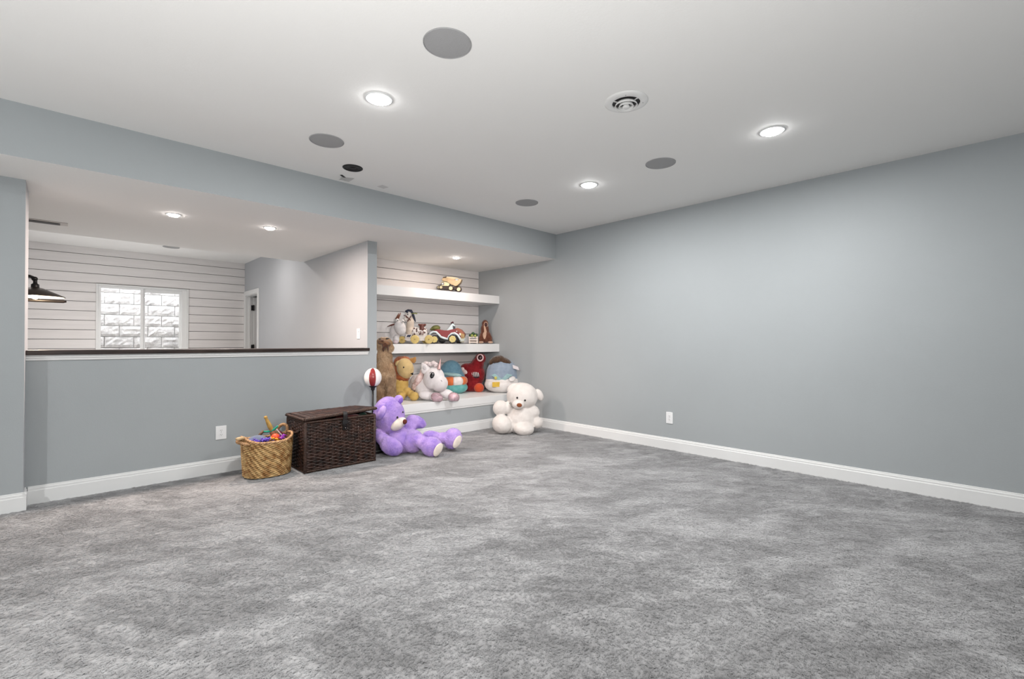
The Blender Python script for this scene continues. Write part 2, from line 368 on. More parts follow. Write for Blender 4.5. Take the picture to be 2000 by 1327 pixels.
for a in (-2.6, -.9):
    bm = B(); ell(bm, (.101*cos(a), .101*sin(a), -.0125), (.004, .004, .002), seg=8); obj('screw', bm, GRILLE, t)
# black open fitting
t = empty('black_ceiling_fitting', 'black round uncovered ceiling fitting close to the beam', 'ceiling fitting', (1.775, 3.823, H))
bm = B(); lathe(bm, [(.083, .001), (.083, -.004), (.076, -.008), (.068, -.006), (.064, .001)], seg=40, close=True); obj('rim', bm, BLACK, t, True)
bm = B(); lathe(bm, [(.066, -.002), (.045, -.004), (.043, -.0015), (.02, -.0015), (.018, -.006), (0, -.007)], seg=32); obj('cone', bm, BLKP, t, True)
# torn tape flap and paint patch beside the fitting
bm = B(); vs = [bm.verts.new(p) for p in ((1.80, 4.10, H-.001), (1.90, 4.05, H-.001), (1.88, 4.13, H-.02), (1.82, 4.15, H-.012), (1.78, 4.12, H-.03))]
bm.faces.new(vs[:4]); bm.faces.new((vs[0], vs[3], vs[4])); r_ = bmesh.ops.solidify(bm, geom=bm.faces[:], thickness=.002)
tag(obj('tape_flap', bm, VW), 'curled white paper flap hanging beside the black ceiling fitting', 'paper')
bm = B(); M_ = Matrix.Translation((1.80, 4.075, H-.0015)) @ Matrix.Rotation(.7, 4, 'Z'); tbox(bm, M_, .07, .022, .002); tag(obj('torn_slit', bm, BLKP), 'small dark torn slit in the ceiling beside the paper flap', 'slit')
bm = B(); tbox(bm, Matrix.Translation((2.201, 4.087, H-.001)) @ Matrix.Rotation(.2, 4, 'Z'), .075, .075, .002); tag(obj('ceiling_patch', bm, mat('patch_paint', (.62, .61, .60), .8)), 'small grey square patch on the ceiling by the beam', 'patch')
# return air register in the beam's underside
t = empty('air_register', 'rectangular slotted air register under the beam at the left', 'vent', (-.17, 6.33, HS), 0)
bm = B(); box(bm, -.19, .19, -.075, .075, -.006, 0, bev=.003); obj('register_frame', bm, mat('register_paint', (.58, .55, .53), .6), t)
bm = B(); box(bm, -.145, .125, -.04, .05, -.0075, -.005); obj('slot_recess', bm, mat('recess_dark', (.20, .18, .17), .8), t)
for k in range(5):
    bm = B(); tbox(bm, Matrix.Translation((-.01, -.035+.018*k, -.011)) @ Matrix.Rotation(.7, 4, 'X'), .29, .010, .0018); obj('louvre', bm, GRILLE, t)

# ------------------------------------------------------------------ outlets and switch
def outlet(loc, rz, w, h, label):
    t = empty('wall_outlet', label, 'outlet', loc, rz, 'white wall outlets')      # local -y points into the room
    bm = B(); box(bm, -w/2, w/2, -.007, 0, -h/2, h/2, bev=.003); obj('cover_plate', bm, PLASTIC, t)
    for s in (1, -1):
        bm = B(); lathe(bm, [(.0165, 0), (.0165, .003), (0, .003)], (0, -.0065, s*.0195), seg=20, M=Matrix.Rotation(pi/2, 3, 'X')); rc = obj('receptacle', bm, PLASTIC, t, False)
        bm = B()
        for dx in (-.006, .006): box(bm, dx-.0013, dx+.0013, -.0102, -.009, s*.0195-.001, s*.0195+.007)
        ell(bm, (0, -.0098, s*.0195-.0075), (.0026, .001, .0026), seg=8); obj('slots', bm, SLOT, rc)
    bm = B(); ell(bm, (0, -.0075, 0), (.003, .0015, .003), seg=8); obj('screw', bm, GRILLE, t)
outlet((1.044, YH, .368), 0, .086, .124, 'white wall outlet on the half wall, left of the wicker basket')
outlet((XR, 2.552, .358), -pi/2, .080, .128, 'white wall outlet low on the long right wall')
t = empty('light_switch', 'white light switch plate on the wall above the end of the dark cap', 'switch', (XP0, 5.165, 1.30), -pi/2)
bm = B(); box(bm, -.038, .038, -.007, 0, -.06, .06, bev=.003); obj('cover_plate', bm, PLASTIC, t)
bm = B(); tbox(bm, Matrix.Translation((0, -.009, 0)) @ Matrix.Rotation(.12, 4, 'X'), .033, .006, .066, bev=.002); obj('rocker', bm, PLASTIC, t)
bm = B(); box(bm, -.018, .018, -.0076, -.0068, -.035, .035); obj('rocker_gap', bm, GRILLE, t)

# ------------------------------------------------------------------ far room lamp
SHADE = mat('bronze_shade', (.055, .045, .04), .38, metal=.7)
IN = mat('shade_enamel', (.85, .82, .76), .5)
t = empty('wall_lamp', 'dark cone-shaded wall lamp glowing in the far room at the left', 'lamp', (-.21, 6.57, 1.66))
bm = B(); lathe(bm, [(.024, .085), (.035, .075), (.06, .068), (.215, -.008), (.218, -.016), (.212, -.016), (.058, .060), (.02, .07)], seg=40, close=True); sh = obj('lamp_shade', bm, SHADE, t, True)
bm = B(); lathe(bm, [(.211, -.0165), (.208, -.014), (.057, .057), (0, .06)], seg=40); obj('shade_lining', bm, IN, sh, True)
bm = B(); ell(bm, (0, 0, .005), (.034, .034, .045), seg=16); obj('bulb', bm, emat('bulb_glow', (1, .86, .66), 25), t, True)
bm = B(); tube(bm, [(0, 0, .075), (0, 0, .15), (-.012, 0, .17), (-.035, 0, .182), (-.84, 0, .182)], .016, 10); ell(bm, (-.004, 0, .16), (.024, .024, .024), seg=12); lathe(bm, [(.03, .08), (.03, .105), (.018, .115)], seg=20); obj('arm', bm, BLACK, t, True)
bm = B(); lathe(bm, [(0, 0), (.06, 0), (.06, .02), (0, .02)], (-.84, 0, .182), seg=24, M=Matrix.Rotation(pi/2, 3, 'Y')); obj('wall_plate', bm, BLACK, t)
bm = B(); tube(bm, [(-.5, .25, -.035), (.20, .25, -.035), (.225, .25, -.035)], [.018, .018, .010], 10); obj('lower_rail', bm, SHADE, t, True)
bm = B(); tube(bm, [(-.84, .25, -.035), (-.5, .25, -.035)], .012, 8); tube(bm, [(-.82, 0, .17), (-.82, .25, -.03)], .01, 8); obj('rail_bracket', bm, BLACK, t, True)
ld = bpy.data.lights.new('bulb_light', 'POINT'); ld.energy = P_LAMP; ld.color = (1, .84, .62); ld.shadow_soft_size = .05
lo = bpy.data.objects.new('bulb_light', ld); COL.objects.link(lo); lo.parent = t; lo.location = (0, 0, -.06)

# ------------------------------------------------------------------ bench and shelves
bn = empty('built_in_bench', 'built-in bench with white seat board and grey front, holding soft toys', 'bench', (XP1, YH, 0))
bm = B(); box(bm, .001, XR-XP1-.001, 0, .03, 0, .345); obj('front_panel', bm, WALL, bn)
bm = B(); box(bm, .0005, XR-XP1-.0005, -.020, YA-YH-.001, .352, .450, bev=.004); obj('seat_board', bm, WHITE, bn)
bm = B(); extrude_profile(bm, [(0, .325), (.010, .325), (.013, .332), (.013, .345), (.017, .349), (.017, .353), (0, .353)], (.0005, 0, 0), (XR-XP1-.0005, 0, 0), (0, -1, 0)); obj('moulding', bm, WHITE, bn)
bm = B(); extrude_profile(bm, BP, (0, 0, 0), (XR-XP1-.0165, 0, 0), (0, -1, 0)); obj('baseboard', bm, WHITE, bn)
for z, lb in ((1.803, 'upper thick white floating shelf, holding only the toy truck'), (1.055, 'lower thick white floating shelf with a row of ride-on toys')):
    bm = B(); box(bm, XP1+.0005, XR-.0005, 5.392, YA-.0005, z, z+.123, bev=.003); tag(obj('floating_shelf', bm, WHITE), lb, 'shelf', 'floating shelves')

# ------------------------------------------------------------------ toys: helper frame
def spot(u, v, w): return EYE+w*(_F+_R*((u-1000)/FPX)-_U*((v-663.5)/FPX))
def hit(u, v, ax, val):
    d = _F+_R*((u-1000)/FPX)-_U*((v-663.5)/FPX); i = 'XYZ'.index(ax); return EYE+d*((val-EYE[i])/d[i])
class Toy:
    """a thing standing at a real point of the room, its local x running to the right as seen from the room, y away, z up.
    Sizes of its pieces are taken in photo pixels at its own distance and turned into metres there."""
    def __init__(s, name, label, cat, u, v=None, z=0.0, Y=None, group=None, turn=0):
        p = hit(u, v, 'Z', z) if Y is None else hit(u, 663, 'Y', Y)
        p = Vector((p.x, p.y, z)); s.w = (p-EYE).dot(_F); s.o = p; s.k = s.w/FPX
        s.root = empty(name, label, cat, p, -YAW, group); s.inv = Matrix.Rotation(YAW, 4, 'Z')
    def L(s, u, v, d=0): return (s.inv @ (spot(u, v, s.w+d)-s.o))
    def bm_ell(s, bm, e, seg=24):
        u, v, d, ru, rv, rd = e[:6]; rot = e[6] if len(e) > 6 else 0; yaw = e[7] if len(e) > 7 else 0
        k = (s.w+d)/FPX
        ell(bm, s.L(u, v, d), (ru*k, rd*k, rv*k), Matrix.Rotation(D(yaw), 3, 'Z') @ Matrix.Rotation(D(rot), 3, 'Y'), seg)
    def ell(s, name, e, m, parent=None, seg=20):
        bm = B(); s.bm_ell(bm, e, seg); return obj(name, bm, m, parent or s.root, True)
    def front(s, e, u, v, lift=0.0):
        """depth offset of the near surface of ellipsoid e at photo point u, v"""
        rot = D(e[6]) if len(e) > 6 else 0; du, dv = u-e[0], v-e[1]
        a = du*cos(rot)+dv*sin(rot); b_ = -du*sin(rot)+dv*cos(rot)
        q = max(0.02, 1-(a/e[3])**2-(b_/e[4])**2); return e[2]-e[5]*s.k*sqrt(q)-lift
    def dab(s, name, e, u, v, ru, rv, m, thick=2, rot=0, sink=.3, parent=None):
        """small flattened piece lying on ellipsoid e"""
        d = s.front(e, u, v); c = s.L(u, v, d); ce = s.L(e[0], e[1], e[2]); k = s.k
        n = c-ce; n = Vector((n.x/(e[3]*k)**2, n.y/(e[5]*k)**2, n.z/(e[4]*k)**2)).normalized()
        q = n.to_track_quat('-Y', 'Z').to_matrix()
        bm = B(); ell(bm, c+n*thick*k*(sink), (ru*k, thick*k, rv*k), q @ Matrix.Rotation(D(rot), 3, 'Y'), 14)
        return obj(name, bm, m, parent or s.root, True)
    def blob(s, name, es, m, vox=.008, it=3, amp=0, sc=20, parent=None, seg=22):
        bm = B()
        for e in es: s.bm_ell(bm, e, seg)
        me = bpy.data.meshes.new('t'); bm.to_mesh(me); bm.free()
        t = bpy.data.objects.new('t', me); COL.objects.link(t)
        r = t.modifiers.new('r', 'REMESH'); r.mode = 'VOXEL'; r.voxel_size = vox
        if it: q = t.modifiers.new('s', 'SMOOTH'); q.factor = .5; q.iterations = it
        dg = bpy.context.evaluated_depsgraph_get(); me2 = bpy.data.meshes.new_from_object(t.evaluated_get(dg)); bpy.data.objects.remove(t); bpy.data.meshes.remove(me)
        me2.name = name
        if amp:
            me2.update(); ns = [v.normal.copy() for v in me2.vertices]
            for v, n in zip(me2.vertices, ns): v.co += n*amp*(noise.noise(v.co*sc)+.5*noise.noise(v.co*sc*2.7))
        for v in me2.vertices:
            if v.co.z < .0015: v.co.z = .0015+.0005*noise.noise(v.co*60)
        me2.materials.clear()
        return link(name, me2, m, parent or s.root, True)
    def fur(s, o, m, n, ln, wd, droop=(0, 0, -.3), jit=.5, zmin=.004, name='fur'):
        """n short blades standing on mesh o, one mesh"""
        me = o.data; me.calc_loop_triangles(); rng = random.Random(5)
        tr = me.loop_triangles; areas = [t.area for t in tr]; idx = rng.choices(range(len(tr)), weights=areas, k=n)
        vs, fs = [], []; dr = Vector(droop)
        for i in idx:
            t = tr[i]; a, b_, c = [me.vertices[j].co for j in t.vertices]; r1, r2 = rng.random(), rng.random()
            if r1+r2 > 1: r1, r2 = 1-r1, 1-r2
            p = a+(b_-a)*r1+(c-a)*r2
            nn = t.normal; d = (nn+dr+Vector((rng.uniform(-jit, jit), rng.uniform(-jit, jit), rng.uniform(-jit, jit)))).normalized()
            l = ln*rng.uniform(.6, 1.2); q = p+d*l
            if q.z < zmin: continue
            sd = d.cross(Vector((rng.uniform(-1, 1), rng.uniform(-1, 1), rng.uniform(-1, 1)))).normalized()*wd
            k = len(vs); vs += [p-sd-nn*.001, p+sd-nn*.001, q]; fs.append((k, k+1, k+2))
        m2 = bpy.data.meshes.new(name); m2.from_pydata(vs, [], fs); return tag(link(name, m2, m, s.root), kind='stuff')
    def poly(s, name, pts, d, th, m, parent=None, bev=0.0, smooth=False):
        """slab with the given photo outline, standing at depth offset d, th metres thick"""
        bm = B(); A = [bm.verts.new(s.L(u, v, d)) for u, v in pts]; k = Vector((0, th, 0))
        Bq = [bm.verts.new(a.co+k) for a in A]; n = len(A)
        bm.faces.new(A); bm.faces.new(Bq[::-1])
        for i in range(n): bm.faces.new((A[i], Bq[i], Bq[(i+1) % n], A[(i+1) % n]))
        if bev: bmesh.ops.bevel(bm, geom=[e for e in bm.edges if abs((e.verts[0].co-e.verts[1].co).normalized().y) < .5], offset=bev, segments=2, affect='EDGES')
        bmesh.ops.triangulate(bm, faces=[f for f in bm.faces if len(f.verts) > 4])
        return obj(name, bm, m, parent or s.root, smooth)
    def tube(s, name, pts, r, m, parent=None, seg=10):
        bm = B(); tube(bm, [s.L(*p) for p in pts], [x*s.k for x in r] if isinstance(r, (list, tuple)) else r*s.k, seg); return obj(name, bm, m, parent or s.root, True)
    def wheel(s, name, u, v, d, r, w, m, parent=None, yaw=0, hubm=None, hubr=.55, sides=24, hubname='hub'):
        k = s.k; Mx = Matrix.Rotation(D(yaw), 3, 'Z') @ Matrix.Rotation(pi/2, 3, 'X')
        bm = B(); R_ = r*k; w_ = w*k
        lathe(bm, [(0, w_/2), (R_*.7, w_/2), (R_*.92, w_/2*.85), (R_, w_/2*.5), (R_, -w_/2*.5), (R_*.92, -w_/2*.85), (R_*.7, -w_/2), (0, -w_/2)], s.L(u, v, d), 28, M=Mx)
        o = obj(name, bm, m, parent or s.root, False)
        if hubm:
            bm = B(); h = R_*hubr
            lathe(bm, [(h, -w_*.3), (h, w_/2+.003), (h*.85, w_/2+.008), (h*.3, w_/2+.006), (h*.25, w_/2+.012), (0, w_/2+.013)], s.L(u, v, d), sides, M=Mx); obj(hubname, bm, hubm, o, False)
        return o

def plush(name, c, c2=None, s=18, b=.5, bs=260, sheen=.4, var=.08): return mat(name, c, .95, noise_s=s, var=var, col2=c2, bump=b, bump_s=bs, sheen=sheen, spec=.1)
EYEB = mat('eye_black', (.008, .008, .008), .15, spec=.6)
# ---------------- purple teddy bear
PUR = plush('purple_plush', (.25, .165, .52), (.48, .335, .69), 9, .8, 120)
PURF = plush('purple_fur', (.29, .20, .57), (.56, .40, .74), 11, 0.01, 100, .3)
CREAM = plush('cream_plush', (.66, .60, .54), b=.4)
NOSEB = plush('brown_nose', (.10, .028, .02), b=.3, sheen=.1)
T = Toy('teddy_bear', 'big purple teddy bear slumped on the carpet beside the dark wicker chest', 'teddy bear', 790, 886)
hd = (760, 812, .02, 30, 37, 28, -8); far_foot = (884, 857, .10, 18, 20.5, 17, 18); near_foot = (843, 873, -.14, 21, 19, 18, 20)
body = T.blob('body', [hd, (784, 859, .03, 29, 25, 27, 25), (806, 862, .0, 22, 22, 24), (764, 872, -.17, 23.5, 17, 13, 28), (750, 860, -.12, 19, 12, 12, 38), (740, 850, -.06, 12, 12, 12, 30), (813, 824, .13, 20.5, 11.5, 12, 22), (800, 832, .10, 16, 12, 14),
     (818, 861, -.08, 17, 13, 14, 20), (829, 866, -.11, 15, 13, 14), near_foot, (846, 852, .08, 20, 9.5, 12, 12), (866, 856, .09, 15, 11, 12), far_foot], PUR, .008, 2, .0035, 30)
T.fur(body, PURF, 52000, .0065, .0011, (0, 0, -.35), .8)
ea = T.blob('ear', [(744, 805, -.105, 11, 18, 8, 22)], PUR, .007, 2, .002, 40); T.blob('inner_ear', [(745.5, 806, -.125, 8, 14.5, 6, 22)], PURF, .006, 1, .0008, 60, ea)
ea = T.blob('ear', [(778.5, 781, .03, 9, 9.5, 6, 35)], PUR, .007, 2, .002, 40); T.ell('inner_ear', (781, 783, .018, 6, 7, 4, 35), plush('purple_shade_ear', (.20, .11, .46)), ea)
mz = (777.5, 829, -.065, 17, 10.5, 14, -38)
mo = T.blob('muzzle', [mz, (786.5, 823.5, -.085, 7.5, 8, 8)], CREAM, .006, 3); T.ell('nose', (790.6, 824.2, -.112, 4.6, 5.0, 4, 15), NOSEB, mo)
T.dab('eye', hd, 775.8, 815.6, 2.0, 2.2, EYEB, 1.6, sink=.6); T.dab('eye', hd, 786.2, 805.6, 1.6, 1.8, EYEB, 1.6, sink=.6)
T.dab('foot_pad', near_foot, 855.5, 879, 8.2, 13.5, CREAM, 2.5, 28, .2); T.dab('foot_pad', far_foot, 893, 863.5, 8, 13.5, CREAM, 2.5, 28, .2)
# ---------------- white teddy bear
WHP = plush('white_plush', (.63, .595, .57), (.69, .66, .635), 10, .35, 160, .3)
T = Toy('teddy_bear', 'white teddy bear sitting in the corner against the end of the bench', 'teddy bear', 1012, 846)
hd = (1020, 774, .02, 31, 26.5, 26, 8)
T.blob('body', [hd, (1018, 816, .03, 30, 28, 26, 5), (1014, 830, .02, 27, 17, 24), (977.5, 797.5, -.05, 15, 15.5, 12, 30), (990, 797, -.02, 14, 12, 12, -15), (1040, 806, .0, 14, 14, 13, 45), (1049.5, 826, -.03, 11.5, 11.5, 11),
     (980.5, 829, -.09, 20, 18, 19, 25), (992, 833, -.04, 14, 14, 14), (1023, 838, -.11, 20.5, 13.5, 18, 4), (1018, 832, -.04, 16, 13, 14)], WHP, .009, 3, .002, 25)
T.blob('ear', [(1001.5, 759, -.01, 8.5, 13, 6, 52)], WHP, .007, 2); T.blob('ear', [(1053, 771.5, .02, 7.5, 12.5, 6, -28)], WHP, .007, 2)
mo = T.blob('muzzle', [(1012.3, 790.5, -.135, 12.5, 9.5, 10, 5)], WHP, .006, 1)
T.ell('nose', (1014.3, 791.8, -.195, 5.4, 4.0, 3, 5), plush('rust_nose', (.22, .07, .03), b=.3), mo)
T.dab('eye', hd, 1010.4, 777.4, 1.8, 2.1, EYEB, 1.4, sink=.7); T.dab('eye', hd, 1025.2, 782.2, 2.0, 1.9, EYEB, 1.4, sink=.7)
T.poly('neck_tag', [(994, 787), (998, 786), (1002, 793), (999, 797)], -.12, .004, mat('tag_grey', (.25, .24, .22), .7))

# ---------------- punching ball
t = empty('punching_ball', 'red and white toy punching ball on a black pole behind the wicker chest', 'punching ball', (2.437, 4.735, 0))
bm = B(); lathe(bm, [(.13, 0), (.137, .01), (.137, .10), (.125, .125), (.05, .135), (.03, .15), (0, .15)], seg=36); obj('base', bm, BLKP, t, True)
bm = B(); lathe(bm, [(.139, .03), (.141, .033), (.141, .037), (.139, .040)], seg=36, close=True); obj('base_ring', bm, mat('grey_green_plastic', (.10, .12, .11), .5), t, True)
bm = B(); tube(bm, [(0, 0, .13), (0, 0, .69)], .0105, 12); obj('pole', bm, BLACK, t, True)
bm = B(); lathe(bm, [(.016, .675), (.022, .69), (.020, .70), (.048, .725), (.052, .735), (0, .735)], seg=28); obj('spring_cup', bm, BLKP, t, True)
RED = mat('red_vinyl', (.24, .03, .03), .28); WHV = mat('white_vinyl', (.78, .76, .75), .3)
bm = B(); nseg = 48; prof = [(0.03, .722)]+[(.093*sin(a)*(1 if a < pi/2 else 1), .814-.104*cos(a)*(1 if a > pi/2 else 1)) for a in [D(x) for x in range(28, 176, 8)]]+[(0, .918)]
lathe(bm, prof, seg=nseg)
for f in bm.faces:
    c = f.calc_center_median(); a = math.degrees(math.atan2(c.y, c.x)) % 360
    f.material_index = 1 if abs(((a+117.2+60) % 120)-60) < 23 else 0
obj('ball', bm, [WHV, RED], t, True)

# ---------------- wicker chest
WK = mat('dark_wicker', (.010, .0045, .0035), .30, noise_s=16, var=.5, col2=(.060, .024, .015), bump=.2, bump_s=150, spec=.6)
WK2 = mat('dark_wicker_rim', (.042, .020, .013), .38, noise_s=40, var=.4, bump=.4, bump_s=200)
X0, X1, Y0, Y1, ZT = 1.585, 2.262, 4.362, 4.812, .470
ch = empty('wicker_chest', 'dark brown woven wicker chest with its lid slightly raised', 'chest', (X0, Y0, 0))
CW, CDp = X1-X0, Y1-Y0
bm = B(); g = .008
for a in ((g, CW-g, g, g+.006), (g, CW-g, CDp-g-.006, CDp-g), (g, g+.006, g, CDp-g), (CW-g-.006, CW-g, g, CDp-g)): box(bm, a[0], a[1], a[2], a[3], .02, ZT-.01)
box(bm, g, CW-g, g, CDp-g, .012, .02); obj('lining', bm, mat('lining_dark', (.012, .008, .007), .9), ch)
def weave(bm, n_st, length, z0, z1, rows, pos, amp=.0062, th=.0072):
    """rows of wefts running over and under stakes; pos(s, out, z) gives the point"""
    pitch = (z1-z0)/rows; sp = length/n_st
    for r in range(rows):
        z = z0+pitch*(r+.5); ph = r % 2
        pts = []
        N = n_st*4
        for i in range(N+1):
            s_ = length*i/N; o_ = amp*cos(pi*s_/sp+pi*ph); zz = z+.0008*math.sin(i*1.7+r*2.3)
            pts.append(pos(s_, o_, zz))
        tube(bm, pts, th*(pitch/.0152), 6, cap=False)
def wface(n, length, rows, pos, z0=.03, z1=ZT-.018, nm='weave'):
    bm = B(); weave(bm, n, length, z0, z1, rows, pos)
    tag(obj(nm, bm, WK, ch, True), kind='stuff')
    bm = B()
    for i in range(1, n): 
        s_ = length*i/n; tube(bm, [pos(s_, 0, z0-.01), pos(s_, 0, z1+.01)], .0055, 6)
    tag(obj('stakes', bm, WK2, ch, True), kind='stuff')
wface(12, CW, 27, lambda s_, o_, z: (s_, -o_, z)); wface(8, CDp, 27, lambda s_, o_, z: (-o_, s_, z), z1=ZT-.018); wface(8, CDp, 27, lambda s_, o_, z: (CW+o_, s_, z)); wface(12, CW, 27, lambda s_, o_, z: (s_, CDp+o_, z))
def rope(bm, p0, p1, r, turns=None, amp=.22):
    p0, p1 = Vector(p0), Vector(p1); L_ = (p1-p0).length; n = int(L_/.006); u, v = frame(p1-p0); tw = 2*pi/.05
    for k in range(3):
        tube(bm, [p0.lerp(p1, i/n)+(u*cos(tw*L_*i/n+k*2.094)+v*sin(tw*L_*i/n+k*2.094))*r*.45 for i in range(n+1)], r*.62, 6)
for x, y in ((0, 0), (CW, 0), (0, CDp), (CW, CDp)):
    bm = B(); tube(bm, [(x, y, 0), (x, y, ZT)], .015, 10)
    n = 38
    for i in range(n): lathe(bm, [(.0145, -.004), (.0175, 0), (.0145, .004)], (x, y, .012+(ZT-.02)*i/n), seg=10)
    obj('corner_post', bm, WK2, ch, True)
C4 = [(0, 0), (CW, 0), (CW, CDp), (0, CDp)]
for z_, nm in ((ZT-.004, 'rim'), (.018, 'base_rim')):
    bm = B()
    for i in range(4): rope(bm, (*C4[i], z_), (*C4[(i+1) % 4], z_), .0135)
    obj(nm, bm, WK2, ch, True)
# lid, hinged at the back, its right end resting higher on the contents
ld_ = bpy.data.objects.new('lid_tmp', None)
def lidz(x, y): return ZT+.012+(.004+.038*(x/CW))*(1-y/CDp*.75)
bm = B(); rows = 30; nst = 12
for r in range(rows):
    y = CDp*(r+.5)/rows; tube(bm, [(CW*i/(nst*4), y, lidz(CW*i/(nst*4), y)+.016+.0040*cos(pi*i/4+pi*(r % 2))) for i in range(nst*4+1)], .0085, 6, cap=False)
lid = tag(obj('lid', bm, WK, ch, True), kind='stuff')
bm = B()
o = .012; Q = [(-o, -o), (CW+o, -o), (CW+o, CDp+o), (-o, CDp+o)]
for i in range(4):
    a, b_ = Q[i], Q[(i+1) % 4]
    rope(bm, (a[0], a[1], lidz(*a)+.008), (b_[0], b_[1], lidz(*b_)+.008), .0150)
obj('lid_rim', bm, WK2, lid, True)
bm = B(); vs = [bm.verts.new((x, y, lidz(x, y)+.008)) for x, y in ((0, 0), (CW, 0), (CW, CDp), (0, CDp))]; bm.faces.new(vs); bmesh.ops.solidify(bm, geom=bm.faces[:], thickness=.004); obj('lid_lining', bm, mat('lid_lining', (.02, .012, .010), .9), lid)
# strap and buckle
bm = B(); sx = CW*.535; zl = lidz(sx, 0)
tube(bm, [(sx, -.006, zl+.026), (sx, -.03, zl+.02), (sx, -.034, zl-.01), (sx, -.022, ZT-.02), (sx-.001, -.019, .36)], .022, 8, flat=.14); st = obj('strap', bm, mat('black_leather', (.014, .012, .012), .45), ch, True)
bm = B(); box(bm, sx-.026, sx+.030, -.030, -.014, ZT-.055, ZT-.02, bev=.004); obj('buckle', bm, BLKP, st)
bm = B(); ell(bm, (sx+.003, -.026, .378), (.0045, .003, .0045), seg=10); obj('stud', bm, mat('steel', (.75, .75, .75), .2, metal=1), st, True)
bm = B(); tube(bm, [(-.010, .13, .38), (-.018, .15, .36), (-.020, .225, .345), (-.018, .30, .36), (-.010, .32, .38)], .010, 8); obj('chest_handle', bm, WK2, ch, True)
# contents showing through the gap
t = bpy.data.objects
bm = B(); ell(bm, (X0+CW*.66, Y0+.11, .455), (.125, .08, .035), seg=20); tag(obj('red_cloth', bm, plush('red_cloth', (.20, .012, .02)), smooth=True), 'dark red cloth bunched inside the chest under the raised lid', 'cloth')
bm = B(); ell(bm, (X0+CW*.905, Y0+.12, .442), (.042, .065, .050), seg=20); tag(obj('green_toy', bm, plush('dark_green', (.012, .06, .045)), smooth=True), 'dark green toy at the right end inside the chest', 'toy')
bm = B(); ell(bm, (X0+.10, Y0+.20, .38), (.07, .10, .06), seg=20); tag(obj('red_toy', bm, plush('bright_red', (.45, .02, .015)), smooth=True), 'red toy inside the left end of the chest', 'toy')

# ---------------- oval basket
NW = mat('natural_wicker', (.30, .145, .045), .5, noise_s=22, var=.3, col2=(.62, .42, .19), bump=.4, bump_s=160)
NW2 = mat('natural_wicker_rim', (.44, .26, .13), .55, noise_s=40, var=.3, bump=.4, bump_s=200)
bc = (1.332, 4.590); bk = empty('wicker_basket', 'oval natural woven basket filled with toys, left of the dark chest', 'basket', (*bc, 0))
AX, AY, BH = .195, .160, .315
def oval(a, z, o_=0):
    f_ = .93+.10*(z/BH); ca, sa = cos(a), sin(a); p = .82
    x = math.copysign(abs(ca)**p, ca)*(AX*f_+o_); y = math.copysign(abs(sa)**p, sa)*(AY*f_+o_)
    zz = z+.045*(z/BH)**3*abs(ca)**3
    return Vector((x, y, zz))
bm = B(); rows = 21; nst = 23
for r in range(rows):
    z = .010+(BH-.018)*(r+.5)/rows; N = nst*5*2//2
    tube(bm, [oval(2*pi*i/N, z+.0030*sin(2*pi*i/5+r*pi*.5+1.2), .0070*cos(2*pi*i/5*1.0+r*pi*.5)) for i in range(N)], .0078, 6, closed=True, flat=.9)
tag(obj('weave', bm, NW, bk, True), kind='stuff')
bm = B(); N = 48
for j, (z0_, z1_) in enumerate(((.004, BH-.004),)):
    A = [bm.verts.new(oval(2*pi*i/N, z0_, -.010)) for i in range(N)]; Bq = [bm.verts.new(oval(2*pi*i/N, z1_, -.010)) for i in range(N)]
    for i in range(N): bm.faces.new((A[i], A[(i+1) % N], Bq[(i+1) % N], Bq[i]))
    bm.faces.new(A)
bmesh.ops.solidify(bm, geom=bm.faces[:], thickness=.004); obj('inner_wall', bm, mat('basket_inside', (.14, .07, .03), .8), bk, True)
bm = B(); N = 150
for k in range(3): tube(bm, [oval(2*pi*i/N, BH, .006*cos(2*pi*i/N*16+k*2.094))+Vector((0, 0, .006*sin(2*pi*i/N*16+k*2.094))) for i in range(N)], .0075, 6, closed=True)
obj('rim', bm, NW2, bk, True)
def handle(a0, out, up, nm='handle'):
    p = oval(a0, BH); pa, pb = oval(a0-.42, BH-.02), oval(a0+.42, BH-.02); d = Vector((cos(a0), sin(a0), 0)); bm = B(); pts = []
    for i in range(15):
        f_ = i/14; q = pa.lerp(pb, f_); h_ = sin(pi*f_)**.6; pts.append(q+d*(out*h_+.006)+Vector((0, 0, up*h_)))
    tube(bm, pts, .0115, 8)
    for i in range(1, 14): 
        u_, v_ = frame(pts[i+1]-pts[i-1]); bm2 = [pts[i]+(u_*cos(x*pi/4)+v_*sin(x*pi/4))*.0125 for x in range(8)]; tube(bm, bm2, .0032, 5, closed=True)
    return obj(nm, bm, NW2, bk, True)
handle(pi+.25, .060, .012); pa, pb = oval(.95, BH), oval(.30, BH); c_ = (pa+pb)/2+Vector((0, 0, .030)); ud = (pb-pa).normalized(); bm = B()
pts = [c_+.052*(ud*cos(D(a))+Vector((0, 0, 1))*sin(D(a))) for a in range(-55, 240, 14)]; tube(bm, pts, .0115, 8)
for i in range(1, len(pts)-1):
    u_, v_ = frame(pts[i+1]-pts[i-1]); tube(bm, [pts[i]+(u_*cos(x*pi/4)+v_*sin(x*pi/4))*.0125 for x in range(8)], .0032, 5, closed=True)
obj('handle', bm, NW2, bk, True)
bm = B(); q = oval(pi+.25, BH)+Vector((-.055, -.02, .012)); tube(bm, [q+Vector((.05, .01, 0)), q, q+Vector((-.018, -.004, .002))], [.013, .015, .010], 10); obj('handle_end', bm, mat('pale_wood', (.50, .36, .20), .5), bk, True)
